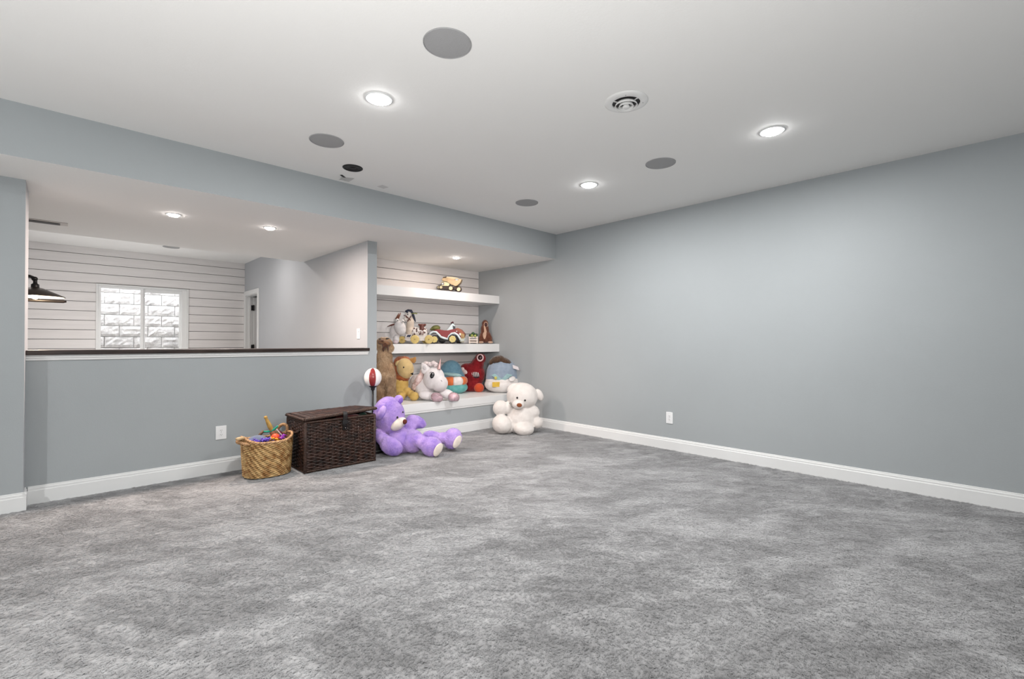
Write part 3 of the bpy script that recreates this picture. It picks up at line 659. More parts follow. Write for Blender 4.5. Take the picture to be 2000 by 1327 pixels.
# things in the basket
def inb(name, label, cat, fn, m, smooth=True):
    bm = B(); fn(bm); bm.transform(Matrix.Translation((*bc, 0))); return tag(obj(name, bm, m, None, smooth), label, cat)
inb('blue_ball', 'dull blue-grey ball lying in the left of the basket', 'ball', lambda bm: ell(bm, (-.075, .02, .300), (.088, .085, .062), seg=28), plush('blue_grey_ball', (.13, .16, .24), b=.1))
def frills(n, cx, cy, rx, ry, z, seed, ln=.035):
    def f(bm):
        r_ = random.Random(seed)
        for i in range(n):
            a = r_.uniform(0, 2*pi); q = sqrt(r_.random()); p = Vector((cx+rx*q*cos(a), cy+ry*q*sin(a), z+r_.uniform(-.012, .015)))
            d = Vector((r_.uniform(-1, 1), r_.uniform(-1, .4), r_.uniform(-.2, .8))).normalized()*ln
            tube(bm, [p-d*.5, p+Vector((0, 0, .006)), p+d*.5], [.004, .006, .002], 5)
    return f
inb('violet_ribbons', 'violet frilly ribbon bundle at the left front of the basket', 'ribbon', frills(80, -.045, -.055, .105, .045, .322, 2), mat('violet_satin', (.13, .07, .50), .4, noise_s=60, var=.5))
inb('purple_bow', 'bright purple bow in the right of the basket', 'ribbon', frills(34, .095, -.055, .040, .035, .335, 4, .03), mat('purple_satin', (.32, .03, .48), .4))
inb('yellow_ribbon', 'yellow ribbon bits at the front middle of the basket', 'ribbon', frills(26, .045, -.075, .05, .025, .322, 6, .03), mat('yellow_satin', (.75, .42, .04), .4))
inb('orange_ball', 'small bright orange-red ball in the middle of the basket', 'ball', lambda bm: ell(bm, (.052, -.055, .338), (.036, .036, .034), seg=24), mat('orange_vinyl', (.75, .085, .03), .4))
def fan(bm):
    M_ = Matrix.Translation((.128, .0, .345)) @ Matrix.Rotation(.35, 4, 'Z') @ Matrix.Rotation(.75, 4, 'Y') @ Matrix.Rotation(.45, 4, 'X'); lathe(bm, [(0, .012), (.045, .010), (.068, 0), (.05, -.006), (0, -.006)], seg=32); bm.transform(M_)
mr = empty('maroon_shield', 'dark maroon toy shield with a grey rim in the right of the basket', 'toy shield', (*bc, 0))
bm = B(); fan(bm); obj('face', bm, mat('maroon_plastic', (.10, .012, .03), .35), mr, True)
bm = B(); tube(bm, [Matrix.Translation((.128, .0, .345)) @ Matrix.Rotation(.35, 4, 'Z') @ Matrix.Rotation(.75, 4, 'Y') @ Matrix.Rotation(.45, 4, 'X') @ Vector((.069*cos(2*pi*i/32), .069*sin(2*pi*i/32), 0)) for i in range(32)], .0045, 6, closed=True); obj('edge_band', bm, mat('grey_edging', (.42, .40, .40), .4), mr, True)
sw = empty('toy_sword', 'wooden toy sword standing hilt up in the basket, with a green guard', 'toy sword', (bc[0]+.045, bc[1]+.0, .375), -YAW)
sw.rotation_euler = (0.1, -.38, -YAW)
GOLDW = mat('varnished_wood', (.42, .25, .06), .35, noise_s=30, var=.3)
bm = B(); lathe(bm, [(0, .165), (.012, .163), (.016, .150), (.012, .135), (.017, .10), (.020, .06), (.017, .025), (.015, .02)], seg=16); obj('grip', bm, GOLDW, sw, True)
bm = B(); tube(bm, [(.068*x/6, 0, .018+.020*(x/6)**2) for x in range(-6, 7)], [.009+.006*(1-abs(x)/6) for x in range(-6, 7)], 10, flat=.8); obj('guard', bm, mat('green_guard', (.02, .33, .22), .35), sw, True)
bm = B(); lathe(bm, [(.020, .012), (.026, 0), (.024, -.03), (.02, -.12), (0, -.13)], seg=16); obj('blade', bm, mat('brown_blade', (.25, .09, .04), .5), sw, True)
bm = B(); tube(bm, [(-.06, .08, .33), (-.01, .10, .375), (.04, .10, .372)], [.012, .014, .01], 8); bm.transform(Matrix.Translation((*bc, 0))); tag(obj('brown_stick', bm, mat('brown_toy', (.12, .06, .03), .5), None, True), 'curved brown toy stick at the back of the basket', 'toy')

# ================================================================= toys on the bench (seat top z = .450)
ZB = .450
# tall brown furry animal
BRN = plush('brown_plush', (.26, .155, .085), (.42, .28, .17), 10, .9, 90, .3)
BRNF = plush('brown_fur', (.29, .18, .10), (.56, .41, .27), 9, .01, 90, .3)
DKB = plush('dark_brown_plush', (.075, .035, .022), b=.4)
T = Toy('furry_animal', 'tall shaggy brown stuffed animal with its head raised, at the left end of the bench', 'stuffed animal', 753, 793, z=ZB)
hd = (749, 672, 0, 15.5, 13, 15, -12)
body = T.blob('body', [hd, (752, 668, -.02, 14, 9, 13, 10), (761, 678, -.03, 7, 9, 9, -20), (751, 697, .01, 14, 20, 15), (752, 722, .01, 17, 26, 17), (753, 737, .01, 18.5, 22, 18), (744, 768, -.01, 9.5, 26, 13), (764.5, 766, .0, 8, 26, 12),
       (744, 789, -.03, 10.5, 5.5, 14), (763, 787, -.03, 9.5, 5.5, 13), (766, 733, -.04, 6, 24, 7, -6)], BRN, .009, 2, .006, 22)
T.fur(body, BRNF, 36000, .026, .0014, (0, 0, -2.2), .35, zmin=.003)
T.dab('eye', hd, 743.5, 664.5, 3.4, 1.5, EYEB, 2.0, 18, .5); T.dab('eye', hd, 756, 663, 3.6, 1.6, EYEB, 2.0, -8, .6)
T.tube('brow', [(739, 662, -.115), (745, 659, -.125), (751, 660.5, -.125), (757, 659, -.125), (762, 662, -.11)], .55, plush('pale_brow', (.45, .36, .26)))
mo = T.blob('mouth', [(752.5, 674, -.10, 6.5, 5.5, 4, -25), (749, 681, -.09, 2.6, 6, 3, 8), (757.5, 680, -.095, 1.7, 6, 3, -5)], DKB, .005, 1)
T.blob('snout', [(745.5, 668.5, -.10, 8, 5.0, 5.5, 12), (757, 671, -.09, 7, 5, 5, 25)], plush('snout_brown', (.15, .08, .045)), .006, 2); T.ell('nose', (746, 666.3, -.145, 3.2, 1.9, 1.6, 8), DKB)
# lion
YEL = plush('ochre_knit', (.52, .34, .10), (.60, .41, .14), 20, .25, 220, .15); ORG = plush('rust_plush', (.30, .085, .030), (.42, .14, .055), 16, .8, 90)
TAN = plush('tan_plush', (.60, .44, .21), b=.25)
T = Toy('toy_lion', 'ochre knitted toy lion with a rust mane, sitting on the bench', 'stuffed animal', 792, 781, z=ZB)
hd = (791.5, 720, -.02, 16.5, 20.5, 16, -14)
T.blob('body', [(783, 750, .03, 15, 22, 15), (784, 766, .02, 15, 13, 16), (783.5, 774, -.09, 8, 9.5, 13), (796, 765, -.02, 10, 8, 10, 40), (804, 771, -.06, 10, 7.5, 9, 45), (809, 774.5, -.10, 9.5, 9, 9)], YEL, .008, 2)
mn = T.blob('mane', [(783, 719, .05, 15, 23, 13, -10), (789, 708, .05, 15, 12, 13, 10), (785, 738, .02, 15, 8, 15, 8)], ORG, .008, 1, .007, 45)
T.blob('head', [hd], TAN, .007, 1)
T.ell('ear', (776.8, 710, -.05, 4.2, 6.2, 3, 38), TAN); T.blob('ear', [(805.5, 704.5, .01, 6.5, 5.0, 3, 20), (808.5, 704, .01, 4.5, 6.2, 3, 15), (810.5, 700.5, .01, 2.0, 3.6, 2, 25)], plush('ear_tan', (.44, .23, .08)), .005, 3)
T.dab('eye', hd, 788.5, 717.8, 1.3, 1.7, EYEB, 1.2, sink=.5)
T.poly('nose', [(801.2, 730.2), (806.6, 728.2), (806.2, 733.4)], -.125, .02, EYEB, bev=.001)
# unicorn
UNI = plush('white_unicorn_plush', (.68, .64, .645), (.76, .73, .73), 10, .5, 180, .4); PNK = plush('pale_pink_satin', (.56, .36, .33), (.72, .58, .55), 25, .5, 60, .5)
T = Toy('toy_unicorn', 'white plush unicorn lying on the bench with sparkly pink hooves', 'stuffed animal', 850, 782, z=ZB)
hd = (847.5, 739.5, -.03, 20.5, 22.5, 19, 20)
T.blob('body', [hd, (858.5, 749.5, -.06, 16.5, 16.5, 16, 20), (829, 756, .06, 19, 22, 17, 15), (815, 752, .26, 16, 21, 14), (834, 772.5, -.06, 17, 8.8, 9.5, 8), (848, 775, -.10, 10, 8.5, 9), (872, 770, -.01, 16, 9.5, 11, 14), (884, 775, -.05, 9, 8.5, 9)], UNI, .008, 2)
T.blob('mane', [(818, 742, .0, 7, 14, 9, 25), (812, 752, .03, 6, 12, 8, 20), (824, 730, .02, 5, 12, 6, 15)], PNK, .007, 1, .006, 60)
T.blob('ear', [(831.5, 723, -.04, 9.5, 8.5, 4.5, -20), (828.5, 717, -.04, 6.5, 7, 3.6, -15), (825.8, 712.5, -.04, 3.2, 4.2, 2.6, -10)], UNI, .006, 2); T.dab('inner_ear', (829.5, 719, -.04, 6.8, 8, 4, -20), 829.3, 718.5, 3.2, 5, plush('ear_grey', (.60, .57, .575)), 1, -20, .2)
T.blob('forelock', [(840, 712, -.02, 6, 4.5, 5), (846.5, 709.5, -.03, 4.5, 4.5, 5), (851, 713.5, -.05, 4, 5.5, 5, 30), (833, 710, .05, 6, 3.5, 5, 10)], plush('pale_silver_pink', (.58, .50, .50), (.70, .62, .62), 40, .5, 60, .5), .006, 1, .006, 60)
bm = B(); p0, p1 = T.L(857.2, 722, -.08), T.L(860.7, 700.2, -.06)
tube(bm, [p0.lerp(p1, i/12) for i in range(13)], [.024*(1-i/12.5)*(1+.12*(i % 2)) for i in range(13)], 12); obj('horn', bm, mat('pink_satin_horn', (.62, .38, .36), .3, metal=.3, spec=.7), T.root, True)
ey = T.dab('eye', hd, 844.2, 733.5, 4.2, 6.2, mat('eye_dark', (.01, .01, .012), .12), 1.4, 16, .3); T.dab('eye_highlight', hd, 845.6, 731, 1.1, 1.5, mat('eye_shine', (.8, .8, .82), .2), 2.6, 0, .45, ey)
T.tube('eyelash', [(839.4, 729.8, T.front(hd, 839.4, 729.8, .004)), (840.6, 727.6, T.front(hd, 840.6, 727.6, .005)), (843.2, 727.0, T.front(hd, 843.2, 727, .006))], .5, EYEB)
T.tube('nostril', [(861.2, 743, -.155), (863.5, 745.6, -.15)], .5, mat('nostril_grey', (.25, .23, .24), .6))
SPK = mat('pink_sequins', (.55, .30, .36), .18, metal=.75, noise_s=120, var=.5, col2=(.85, .70, .74), bump=1.0, bump_s=160)
T.blob('hoof', [(853.3, 776.8, -.15, 12.5, 9.6, 7, 24)], SPK, .005, 1); T.blob('hoof', [(886.3, 776.6, -.10, 11.5, 10, 7, 15)], SPK, .005, 1)
# blue and teal round plush
BLU = plush('slate_blue_plush', (.10, .20, .27), (.14, .26, .33), 20, .3, 200, .3); LTB = plush('light_teal_plush', (.30, .46, .47), b=.3); TEAL = plush('teal_plush', (.10, .36, .35), (.17, .44, .43), 12, .3, 200, .3)
ORR = plush('orange_plush', (.62, .16, .055), b=.3); WHT = plush('white_ring_plush', (.76, .70, .68), b=.3)
T = Toy('round_cushion', 'slate blue round soft toy with an orange and white ring, behind the unicorn', 'soft toy', 884, 768, z=ZB)
T.blob('body', [(880, 731, .02, 23, 27.5, 20, 10), (886, 742, .02, 23, 24, 21)], BLU, .008, 2)
T.blob('lower_body', [(887.5, 756, .0, 26, 14, 23, 3)], TEAL, .008, 1)
T.blob('upper_band', [(883, 731.5, -.045, 20, 5.0, 16, 8)], LTB, .007, 1)
rg = empty('ring', None, None); rg.parent = T.root
c = T.L(886, 744, .0); k = T.k; n = 8; R1, R2 = 18.5*k, 9.0*k; A0 = D(-62-22.5)
for i in range(n):
    bm = B(); a0, a1 = A0+2*pi*i/n, A0+2*pi*(i+1)/n
    rr_ = []
    for j in range(8):
        a = a0+(a1-a0)*j/7; pinch = 1-.10*(1 if j in (0, 7) else 0)
        rr_.append([bm.verts.new(c+Vector(((R1+R2*pinch*cos(q))*cos(a), (R1+R2*pinch*cos(q))*.92*sin(a), R2*pinch*sin(q)))) for q in [2*pi*x/16 for x in range(16)]])
    for A_, B_ in zip(rr_, rr_[1:]):
        for x in range(16): bm.faces.new((A_[x], A_[(x+1) % 16], B_[(x+1) % 16], B_[x]))
    bm.faces.new(rr_[0]); bm.faces.new(rr_[-1][::-1])
    obj('ring_segment', bm, WHT if i % 2 == 0 else ORR, rg, True)
# red one-eyed monster
RDP = plush('dark_red_plush', (.17, .010, .014), (.25, .018, .022), 20, .6, 160, .3)
T = Toy('red_monster', 'dark red one-eyed plush monster with a striped mouth, at the back of the bench', 'stuffed animal', 927, 765, z=ZB)
T.blob('body', [(924, 732, .05, 24, 24, 18), (932, 714, .05, 13, 16, 14, 20), (938.5, 701, .05, 11, 10.5, 11), (910, 722, .06, 13, 12, 13, -30), (922, 752, .03, 20, 15, 18), (905, 757, .05, 12, 10, 12)], RDP, .008, 2, .002, 40)
ev = T.dab('eye', (938.5, 701, .05, 11, 10.5, 11), 938, 699.2, 7.2, 7.6, mat('eye_white_pink', (.72, .50, .50), .5), 3, 0, .1)
T.dab('pupil', (938.5, 701, .05, 11, 10.5, 11), 938, 699.2, 5.2, 5.6, mat('pupil_maroon', (.03, .006, .008), .25), 3.4, 0, .3, ev)
md = (928.5, 733, -.045, 9.5, 8, 7, 12); mo = T.blob('mouth', [md], mat('mouth_dark', (.03, .01, .015), .6), .006, 1)
for i in range(5):
    u = 922.0+3.1*i; dd = T.front(md, u, 729.5, .003); T.tube('tooth_stripe', [(u-.8, 728.6-1.6*sin(pi*(i+.5)/5), dd), (u+.2, 731, T.front(md, u+.2, 731, .003)), (u+.8, 736, T.front(md, u+.8, 736, .003))], .75, WHT, mo, 6)
T.blob('foot', [(935.5, 758, -.07, 10.2, 9.3, 10)], plush('orange_red_plush', (.52, .075, .03), b=.3), .007, 1)
T.blob('claw', [(911, 728, -.03, 8.5, 5.5, 6, 20), (904, 722, -.02, 4.5, 4.5, 4, 40)], plush('pink_white_plush', (.66, .52, .50), b=.3), .006, 1)
# grey-blue round plush in a white jacket
GRB = plush('grey_blue_plush', (.24, .30, .38), (.29, .35, .43), 18, .3, 200, .3); JKT = plush('white_jacket_cloth', (.72, .68, .66), (.78, .75, .73), 14, .3, 80, .2)
T = Toy('round_cushion', 'grey-blue round soft toy in a white jacket and dark brown cap on the bench', 'soft toy', 980, 766, z=ZB)
bd = (980.5, 733, 0, 33, 34, 27)
T.blob('body', [(980.5, 731, 0, 31, 32, 25, 0), (980.5, 738, 0, 32, 28, 26)], GRB, .009, 2)
jk_e = (980.5, 748, -.006, 34.5, 18, 28.5)
jk = T.blob('jacket', [(980.5, 751, -.006, 34.5, 17.2, 28.5), (981, 744, -.006, 33, 15, 27)], JKT, .009, 1)
T.poly('collar', [(960, 733.5), (966, 730.5), (980, 741), (990, 730.5), (1001, 733), (980, 748.5)], -.205, .03, LTB, jk, bev=.003)
T.dab('pocket_flap', jk_e, 1000, 741, 8.5, 5.5, JKT, 2.5, -25, .3, jk)
T.ell('button', (967.3+.8, 738.7, -.208, 2.9, 3.1, 1.6), plush('yellow_green', (.55, .50, .14), b=.1), jk)
T.poly('belt_buckle', [(961.5, 747), (976, 746.5), (976, 756), (961.5, 756.5)], -.222, .02, plush('yellow_patch', (.64, .42, .07), b=.1), jk, bev=.002)
T.tube('belt', [(950+i*5.8, 757.5, -.165-.045*sin(pi*i/10)) for i in range(0, 11)], .8, plush('seam_grey', (.55, .52, .50)), jk)
T.blob('cap', [(972, 703, -.04, 14, 8, 14, -12), (985, 706, -.02, 17, 7, 15, 22), (961, 708, -.03, 7, 6, 9, -40), (998, 711, .0, 9, 4.5, 9, 38)], plush('dark_brown_fur_cap', (.06, .035, .022), (.10, .06, .04), 30, .9, 80), .007, 1, .004, 50)
tg = T.poly('hang_tag', [(1001, 713), (1012, 717), (1014, 723.5), (1002, 720)], -.14, .003, mat('tag_card', (.66, .62, .64), .5)); T.tube('tag_string', [(1013, 721, -.139), (1017, 723.5, -.14), (1014, 725, -.12)], .35, mat('tag_string', (.5, .4, .42), .5), tg)

# ================================================================= toys on the lower shelf (top z = 1.178)
ZS = 1.178
CRW = mat('cream_painted', (.70, .66, .62), .45, noise_s=12, var=.05); BRL = mat('brown_leatherette', (.12, .035, .025), .4); YW_ = mat('pale_yellow_wood', (.60, .46, .17), .45, noise_s=15, var=.12)
T = Toy('goat_toy', 'white plush goat with brown horns and round eyes at the left of the lower shelf', 'stuffed animal', 776, z=ZS, Y=5.56)
hd = (781.5, 640.5, -.04, 11, 14.5, 11, -22)
T.blob('body', [hd, (785, 646, -.05, 7.5, 8, 8, -20), (771, 650, .04, 10, 17, 10), (768, 664, .02, 9, 7, 10), (774, 663, -.03, 6, 8.5, 7)], plush('white_goat_plush', (.62, .60, .60), b=.3), .006, 2)
for a, b_, c_ in (((777, 623.5, -.05), (780, 617, -.05), (782.5, 611, -.05)), ((773.5, 624, -.02), (777, 617, -.02), (779, 612, -.02))): T.tube('horn', [a, b_, c_], [1.9, 1.5, .5], plush('brown_horn', (.20, .08, .05), b=.2))
T.tube('ear', [(771, 633.5, -.03), (764, 635.5, -.02), (756, 638.5, -.02)], [1.6, 1.6, .5], BRL)
for u, v, d in ((776.2, 625.6, -.085), (786.6, 627.5, -.08)): e_ = T.ell('eye', (u, v, d, 3.0, 3.2, 3.0), WHV); T.ell('pupil', (u+.5, v+.6, d-.018, 1.0, 1.2, .9), EYEB, e_)
T.blob('foot', [(773, 668, -.06, 5, 4, 6)], plush('pink_check_cloth', (.55, .42, .46), (.66, .6, .62), 60, .2), .005, 1)
# ride-on horse
T = Toy('ride_on_horse', 'white spotted ride-on horse with a brown saddle and pale yellow wheels', 'ride-on toy', 815, z=ZS, Y=5.53)
mS, nt, b = nmat('spotted_white'); b.inputs['Roughness'].default_value = .5
vo = nt.nodes.new('ShaderNodeTexVoronoi'); vo.inputs['Scale'].default_value = 26; tc = nt.nodes.new('ShaderNodeTexCoord'); nt.links.new(tc.outputs['Object'], vo.inputs['Vector'])
rp = nt.nodes.new('ShaderNodeValToRGB'); rp.color_ramp.interpolation = 'CONSTANT'; rp.color_ramp.elements[0].color = (.09, .045, .04, 1); rp.color_ramp.elements[1].color = (.72, .68, .65, 1); rp.color_ramp.elements[1].position = .36
nt.links.new(vo.outputs['Distance'], rp.inputs[0]); nt.links.new(rp.outputs[0], b.inputs['Base Color'])
T.blob('body', [(820.5, 649, 0, 13.5, 11.5, 11), (812, 650, 0, 9, 11, 10), (828, 650, 0, 6.5, 11, 10)], mS, .006, 2)
T.blob('neck', [(801, 636, 0, 7.5, 18, 7, 6), (801.5, 648, 0, 8.5, 12, 8)], plush('tan_neck', (.58, .50, .42), b=.1), .006, 2)
hn = T.blob('head', [(798, 616.5, 0, 6.5, 8, 6.5, 10), (793.5, 622, -.01, 4.5, 6.5, 5, 25)], CRW, .005, 2)
for a in (((793, 619.5, -.05), (798, 622, -.055), (802, 626, -.05)), ((788.5, 616, -.03), (793, 617.5, -.045), (798, 622, -.055)), ((796, 628, -.04), (799, 624, -.055), (803, 617, -.045))): T.tube('bridle', list(a), .8, BRL, hn, 6)
T.ell('eye', (796.5, 614.5, -.042, 1.1, 1.5, .8), EYEB, hn)
mnm = mat('navy_mane', (.02, .025, .05), .6)
T.tube('mane', [(792, 609, .0), (797, 606.8, .0), (802.5, 607.5, .0), (806, 614, .01), (809, 622, .01), (811.5, 629, .01)], [2.0, 2.6, 3.0, 2.6, 2.2, .8], mnm); T.ell('ear', (795.5, 610, -.03, 1.6, 3.4, 1.5, -20), mnm)
T.tube('handle_bar', [(804, 613, -.05), (811, 612.5, -.06), (815, 613, -.06)], 1.1, mat('olive_handle', (.22, .24, .08), .5))
sd = T.blob('saddle', [(824.5, 636, 0, 6.5, 3.2, 10), (819, 634.8, 0, 2.2, 2.2, 7), (830, 634.8, 0, 2.2, 2.2, 7), (824, 642, -.055, 5.0, 6.5, 2.4)], BRL, .005, 1); T.tube('stirrup', [(822, 647, -.085), (822.5, 653, -.088), (826, 653.5, -.088), (827, 647, -.085)], .9, BRL, sd, 6)
T.poly('platform', [(797, 656), (832, 657), (838, 660), (838, 666), (795, 666), (789, 663)], -.07, .16, CRW, bev=.004)
T.poly('foot_plate', [(793.5, 653.5), (805, 653), (801, 660.5), (791, 660)], -.12, .04, CRW, bev=.002); T.poly('panel_sticker', [(796, 654.5), (803.5, 654.2), (800.5, 659), (793.5, 658.6)], -.123, .004, mat('sticker_navy', (.03, .035, .07), .4))
for u, v, d, r in ((785.5, 664, .02, 7), (810.5, 663.2, -.10, 8.3), (838, 663.2, -.10, 8.3), (832, 664, .12, 8)): T.wheel('wheel', u, v, d, r, 4, YW_, hubm=mat('wheel_hub', (.42, .32, .12), .5), hubr=.18, hubname='hub_cap')
# ride-on car
T = Toy('ride_on_car', 'dark red ride-on toy car with pale blue fenders and yellow hubs', 'ride-on toy', 872, z=ZS, Y=5.56)
CR = mat('dark_red_paint', (.22, .02, .025), .3, spec=.6); FN = mat('pale_blue_fender', (.60, .68, .72), .3); TY = mat('toy_tyre', (.025, .025, .03), .6); HUBY = mat('yellow_hub', (.60, .50, .20), .4); RST = mat('rust_hood', (.30, .09, .05), .4)
T.poly('body_shell', [(838, 653), (842, 648), (852, 644), (858, 643.5), (866, 646.5), (875, 646.5), (884, 643.5), (893, 641.5), (899, 645), (905, 651), (906.5, 660), (899, 662), (892, 652), (882, 651), (875, 661), (866, 658), (859, 655), (853, 649), (846, 650)], -.08, .20, CR, bev=.006)
T.poly('hood', [(889, 642), (894, 641), (900, 644), (906, 651), (907, 656), (900, 653), (893, 647)], -.09, .22, RST, bev=.005)
def arch(pts, d, r=1.7):
    T.tube('fender', [(u, v, d) for u, v in pts], r, FN, seg=8)
arch([(838, 656), (841, 651), (846, 648.5), (852, 649), (857, 654), (861, 658.5), (868, 661), (874.5, 662.5), (877, 657), (882, 652), (888, 651), (894, 655), (898, 661), (901, 666)], -.10, 2.1)
T.tube('bumper', [(899, 665, -.10), (904, 665, -.08), (906.5, 662, -.02), (907, 662, .08)], [3.4, 3.4, 3, 3], FN)
for i in range(3): T.tube('grille_bar', [(900.5+2.6*i, 651+i, -.112+.012*i), (901.5+2.6*i, 660, -.122+.012*i), (900+2.6*i, 669, -.112+.012*i)], .6, HUBY, seg=6)
T.ell('headlight', (898.5, 653.5, -.10, 1.8, 2.6, 1.6, -15), WHV); T.ell('headlight', (892, 647.5, -.095, 1.2, 1.2, 1), WHV)
T.blob('seat_back', [(851, 641, .02, 9, 5.5, 11, -8), (844, 643.5, .02, 4, 2.6, 9), (858, 645, .02, 4, 2.2, 9, 30)], mat('olive_seat', (.20, .21, .07), .5), .005, 1)
T.poly('cowl', [(872, 646.5), (880, 636), (884, 631.5), (888, 636), (889, 643), (884, 645.5)], -.03, .09, mat('pale_cowl', (.62, .74, .77), .35), bev=.004)
T.poly('dash_panel', [(884, 636), (888.5, 638), (889.5, 643), (885, 644)], -.036, .02, mat('dark_dash', (.04, .05, .06), .4)); T.tube('steering_handle', [(880.5, 632, -.02), (884.5, 629.5, -.02), (885.5, 632.5, -.02)], [1.2, 1.8, 1.2], mat('maroon_grip', (.07, .012, .02), .4)); T.tube('handle_post', [(885, 629, -.01), (883.5, 634, 0)], 1.1, TY)
for u, v, d, r in ((849, 663.4, -.115, 8.2), (884.2, 662.8, -.115, 8.8), (864, 662.5, .13, 8.2), (896, 663, .11, 8.4)):
    T.wheel('wheel', u, v, d, r, 6, TY, hubm=HUBY, hubr=.78 if d < 0 else .6, sides=7)
T.poly('underbody', [(846, 655), (900, 655), (902, 667), (846, 667)], -.04, .13, BLKP)
# small crate
T = Toy('toy_crate', 'little white slatted toy crate of green play vegetables on the lower shelf', 'toy crate', 924.5, z=ZS, Y=5.50)
wd = mat('white_slat_wood', (.70, .62, .56), .6)
for v in (659.2, 664.0, 668.8): T.poly('slat', [(915.5, v-1.1), (933.5, v-1.1), (933.5, v+1.1), (915.5, v+1.1)], -.04, .008, wd)
for v in (659.2, 664.0, 668.8): T.poly('slat', [(916, v-1.1), (933, v-1.1), (933, v+1.1), (916, v+1.1)], .04, .008, wd)
for u in (917, 932): T.poly('post', [(u-1.2, 657.8), (u+1.2, 657.8), (u+1.2, 671.2), (u-1.2, 671.2)], -.032, .072, wd)
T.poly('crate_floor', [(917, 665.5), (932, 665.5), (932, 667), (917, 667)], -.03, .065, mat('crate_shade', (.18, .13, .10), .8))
gr = mat('leaf_green', (.03, .075, .03), .5); lg = mat('light_green', (.34, .38, .10), .5)
for i, (u, v, r, m_) in enumerate(((919, 655.5, 3.4, gr), (924, 652.2, 3.6, gr), (930, 654.5, 3.2, gr), (922, 656, 2.8, lg), (928, 656.5, 2.8, lg))):
    bm = B(); T.bm_ell(bm, (u, v, -.01 if m_ is gr else -.035, r, r*.9, r, 20*i), 14)
    bm.transform(Matrix.Translation(T.o) @ Matrix.Rotation(-YAW, 4, 'Z')); tag(obj('play_vegetable', bm, m_, None, True), ('dark leafy' if m_ is gr else 'light green')+' play vegetable '+('at the left in', 'at the top middle in', 'at the right in', 'left of centre in', 'right of centre in')[i]+' the toy crate', 'play food', 'play vegetables')
# brown singing dog
T = Toy('brown_dog_toy', 'dark brown stuffed dog with cream chest and open mouth, rightmost on the shelf', 'stuffed animal', 948.5, z=ZS, Y=5.56)
DB = plush('deep_brown_plush', (.10, .035, .022), (.15, .06, .038), 20, .6, 140); CH = plush('cream_chest_plush', (.50, .34, .25), b=.4)
T.blob('body', [(947.5, 632.5, 0, 6.5, 7.5, 6.5), (947, 645, 0, 8.5, 13, 8), (948, 658, 0, 12, 12.5, 10), (940, 661, -.02, 5, 9.5, 6, 12), (956.5, 661, -.02, 5, 9.5, 6, -14)], DB, .006, 2)
T.blob('chest', [(947.5, 646, -.035, 4.0, 11, 4, -8), (947, 657, -.05, 5.5, 8.5, 4)], CH, .005, 1)
mo = T.ell('mouth_rim', (948.8, 634.3, -.035, 4.4, 5.8, 3.2, -8), CH); T.ell('mouth', (949, 634.3, -.052, 2.9, 4.2, 2.2, -8), mat('mouth_maroon', (.045, .008, .008), .5), mo)
T.ell('paw', (939.5, 669, -.04, 5, 2.3, 4), CH); T.ell('paw', (958, 669, -.04, 5, 2.3, 4), CH)
# dump truck on the upper shelf
T = Toy('toy_dump_truck', 'tan toy dump truck alone on the upper shelf', 'toy truck', 879, z=1.926, Y=5.58)
TT = mat('tan_truck', (.38, .28, .16), .45, noise_s=20, var=.12); CT = mat('cream_truck', (.50, .46, .30), .45); DK = mat('truck_dark', (.03, .018, .015), .5)
T.poly('chassis', [(857, 558.5), (900, 561), (900, 566.5), (857, 565)], -.045, .09, DK, bev=.003)
T.poly('dump_bed', [(862.5, 545.5), (865, 543), (874, 542.5), (883, 545), (888, 544.5), (897, 546), (901.5, 545.5), (899, 552), (893, 558), (889, 559), (880, 555.5), (874, 550), (864, 549)], -.075, .15, TT, bev=.004)
T.poly('bed_liner', [(866, 541), (880, 540.8), (893, 543), (898, 545.8), (866, 544)], -.05, .10, CT, bev=.002); T.poly('cab_visor', [(865, 541.5), (872, 540), (871.5, 542.3), (865, 543)], -.065, .13, DK); T.poly('bed_window', [(888.5, 544.8), (895.5, 545.2), (895, 548), (889, 548)], -.078, .004, DK); T.poly('bed_label', [(889.3, 546), (894.6, 546), (894.2, 547.6), (889.6, 547.6)], -.080, .003, WHV)
T.poly('cab', [(862, 551), (868, 550), (880, 552), (876, 559), (862, 558.5)], -.06, .12, CT, bev=.003); T.poly('cab_window', [(862.3, 552), (867, 551.6), (867, 557), (862.3, 557)], -.064, .004, DK); T.poly('window_glint', [(863.2, 553.2), (865.8, 553), (865.8, 555.8), (863.2, 555.8)], -.066, .003, WHV)
for u, v, d, r in ((881, 563.8, -.07, 5.2), (896.5, 565.8, -.07, 5.2), (862, 561.8, -.02, 4.2), (858, 562, .05, 4.0), (892, 564.5, .08, 4.8)):
    T.wheel('wheel', u, v, d, r, 5.5, DK, hubm=CT, hubr=.7, yaw=-8)

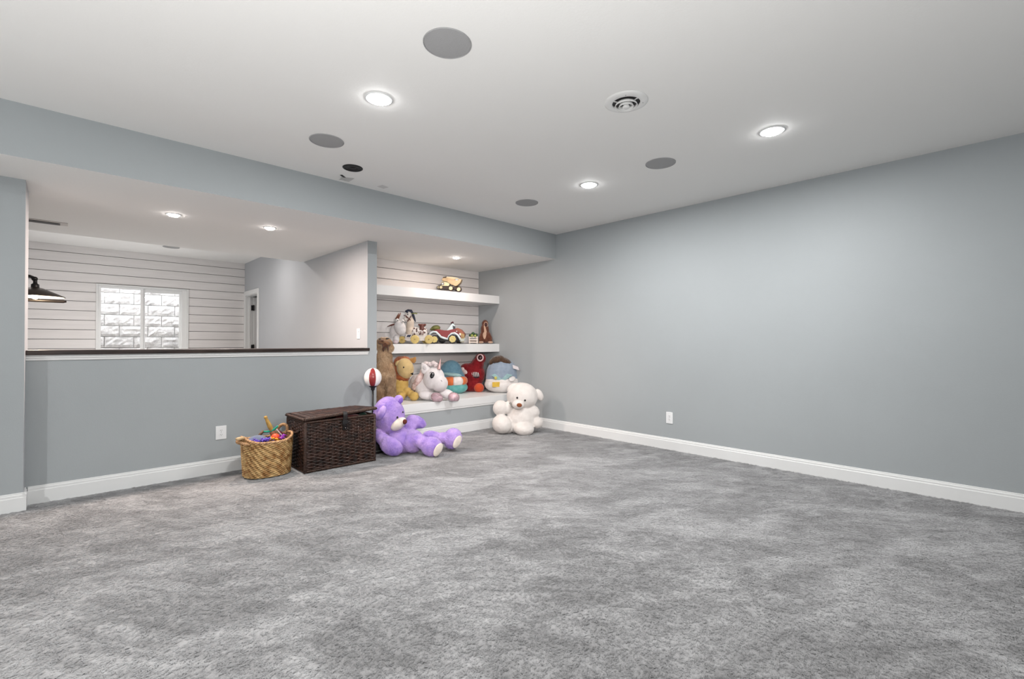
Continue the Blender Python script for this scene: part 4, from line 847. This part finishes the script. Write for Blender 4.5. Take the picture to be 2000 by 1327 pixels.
# ------------------------------------------------------------------ carpet pile: short bent yarn tufts over the visible floor
def carpet_pile():
    bm = B(); x0, x1, y0, y1 = -2.3, XR-.02, -.9, YH-.03
    vs = [bm.verts.new(p) for p in ((x0, y0, .001), (x1, y0, .001), (x1, y1, .001), (x0, y1, .001))]; bm.faces.new(vs)
    o = obj('carpet_pile', bm, CARPET, None); tag(o, 'short fluffy pile of the grey carpet', 'carpet', kind='stuff')
    tufts = []
    rng = random.Random(11); tc_ = bpy.data.collections.new('tuft_sources')
    for k in range(4):
        bm = B()
        for j in range(3):
            a = rng.uniform(0, 2*pi); ca, sa = cos(a), sin(a); bx, by = rng.uniform(-.004, .004), rng.uniform(-.004, .004); ln = rng.uniform(.006, .012); w = .0009
            P = [(0, .0005), (.35, .0030), (1.0, .0036)]; prev = None
            for t_, z in P:
                c = (bx+ca*ln*t_, by+sa*ln*t_); L_ = bm.verts.new((c[0]-sa*w, c[1]+ca*w, z)); R__ = bm.verts.new((c[0]+sa*w, c[1]-ca*w, z)); T_ = bm.verts.new((c[0], c[1], z+.0012))
                if prev: bm.faces.new((prev[0], L_, T_, prev[2])); bm.faces.new((prev[2], T_, R__, prev[1]))
                prev = (L_, R__, T_)
        me = bpy.data.meshes.new('tuft'); bm.to_mesh(me); bm.free(); me.materials.append(YARN); t_ = bpy.data.objects.new('tuft', me); tc_.objects.link(t_)
    ng = bpy.data.node_groups.new('pile', 'GeometryNodeTree'); ng.interface.new_socket('Geometry', in_out='INPUT', socket_type='NodeSocketGeometry'); ng.interface.new_socket('Geometry', in_out='OUTPUT', socket_type='NodeSocketGeometry')
    N = ng.nodes; Lk = ng.links; gi = N.new('NodeGroupInput'); go = N.new('NodeGroupOutput')
    dp = N.new('GeometryNodeDistributePointsOnFaces'); dp.inputs['Density'].default_value = 8500
    ci = N.new('GeometryNodeCollectionInfo'); ci.inputs['Collection'].default_value = tc_; ci.inputs['Separate Children'].default_value = True; ci.inputs['Reset Children'].default_value = True
    ip = N.new('GeometryNodeInstanceOnPoints'); ip.inputs['Pick Instance'].default_value = True
    rv = N.new('FunctionNodeRandomValue'); rv.data_type = 'FLOAT_VECTOR'; rv.inputs[0].default_value = (-.15, -.15, 0); rv.inputs[1].default_value = (.15, .15, 6.283)
    rs_ = N.new('FunctionNodeRandomValue'); rs_.data_type = 'FLOAT'; rs_.inputs[2].default_value = .7; rs_.inputs[3].default_value = 1.3
    jn = N.new('GeometryNodeJoinGeometry')
    Lk.new(gi.outputs[0], dp.inputs['Mesh']); Lk.new(dp.outputs['Points'], ip.inputs['Points']); Lk.new(ci.outputs[0], ip.inputs['Instance']); Lk.new(rv.outputs[0], ip.inputs['Rotation']); Lk.new(rs_.outputs[1], ip.inputs['Scale'])
    Lk.new(ip.outputs[0], jn.inputs[0]); Lk.new(gi.outputs[0], jn.inputs[0]); Lk.new(jn.outputs[0], go.inputs[0])
    md = o.modifiers.new('pile', 'NODES'); md.node_group = ng
carpet_pile()
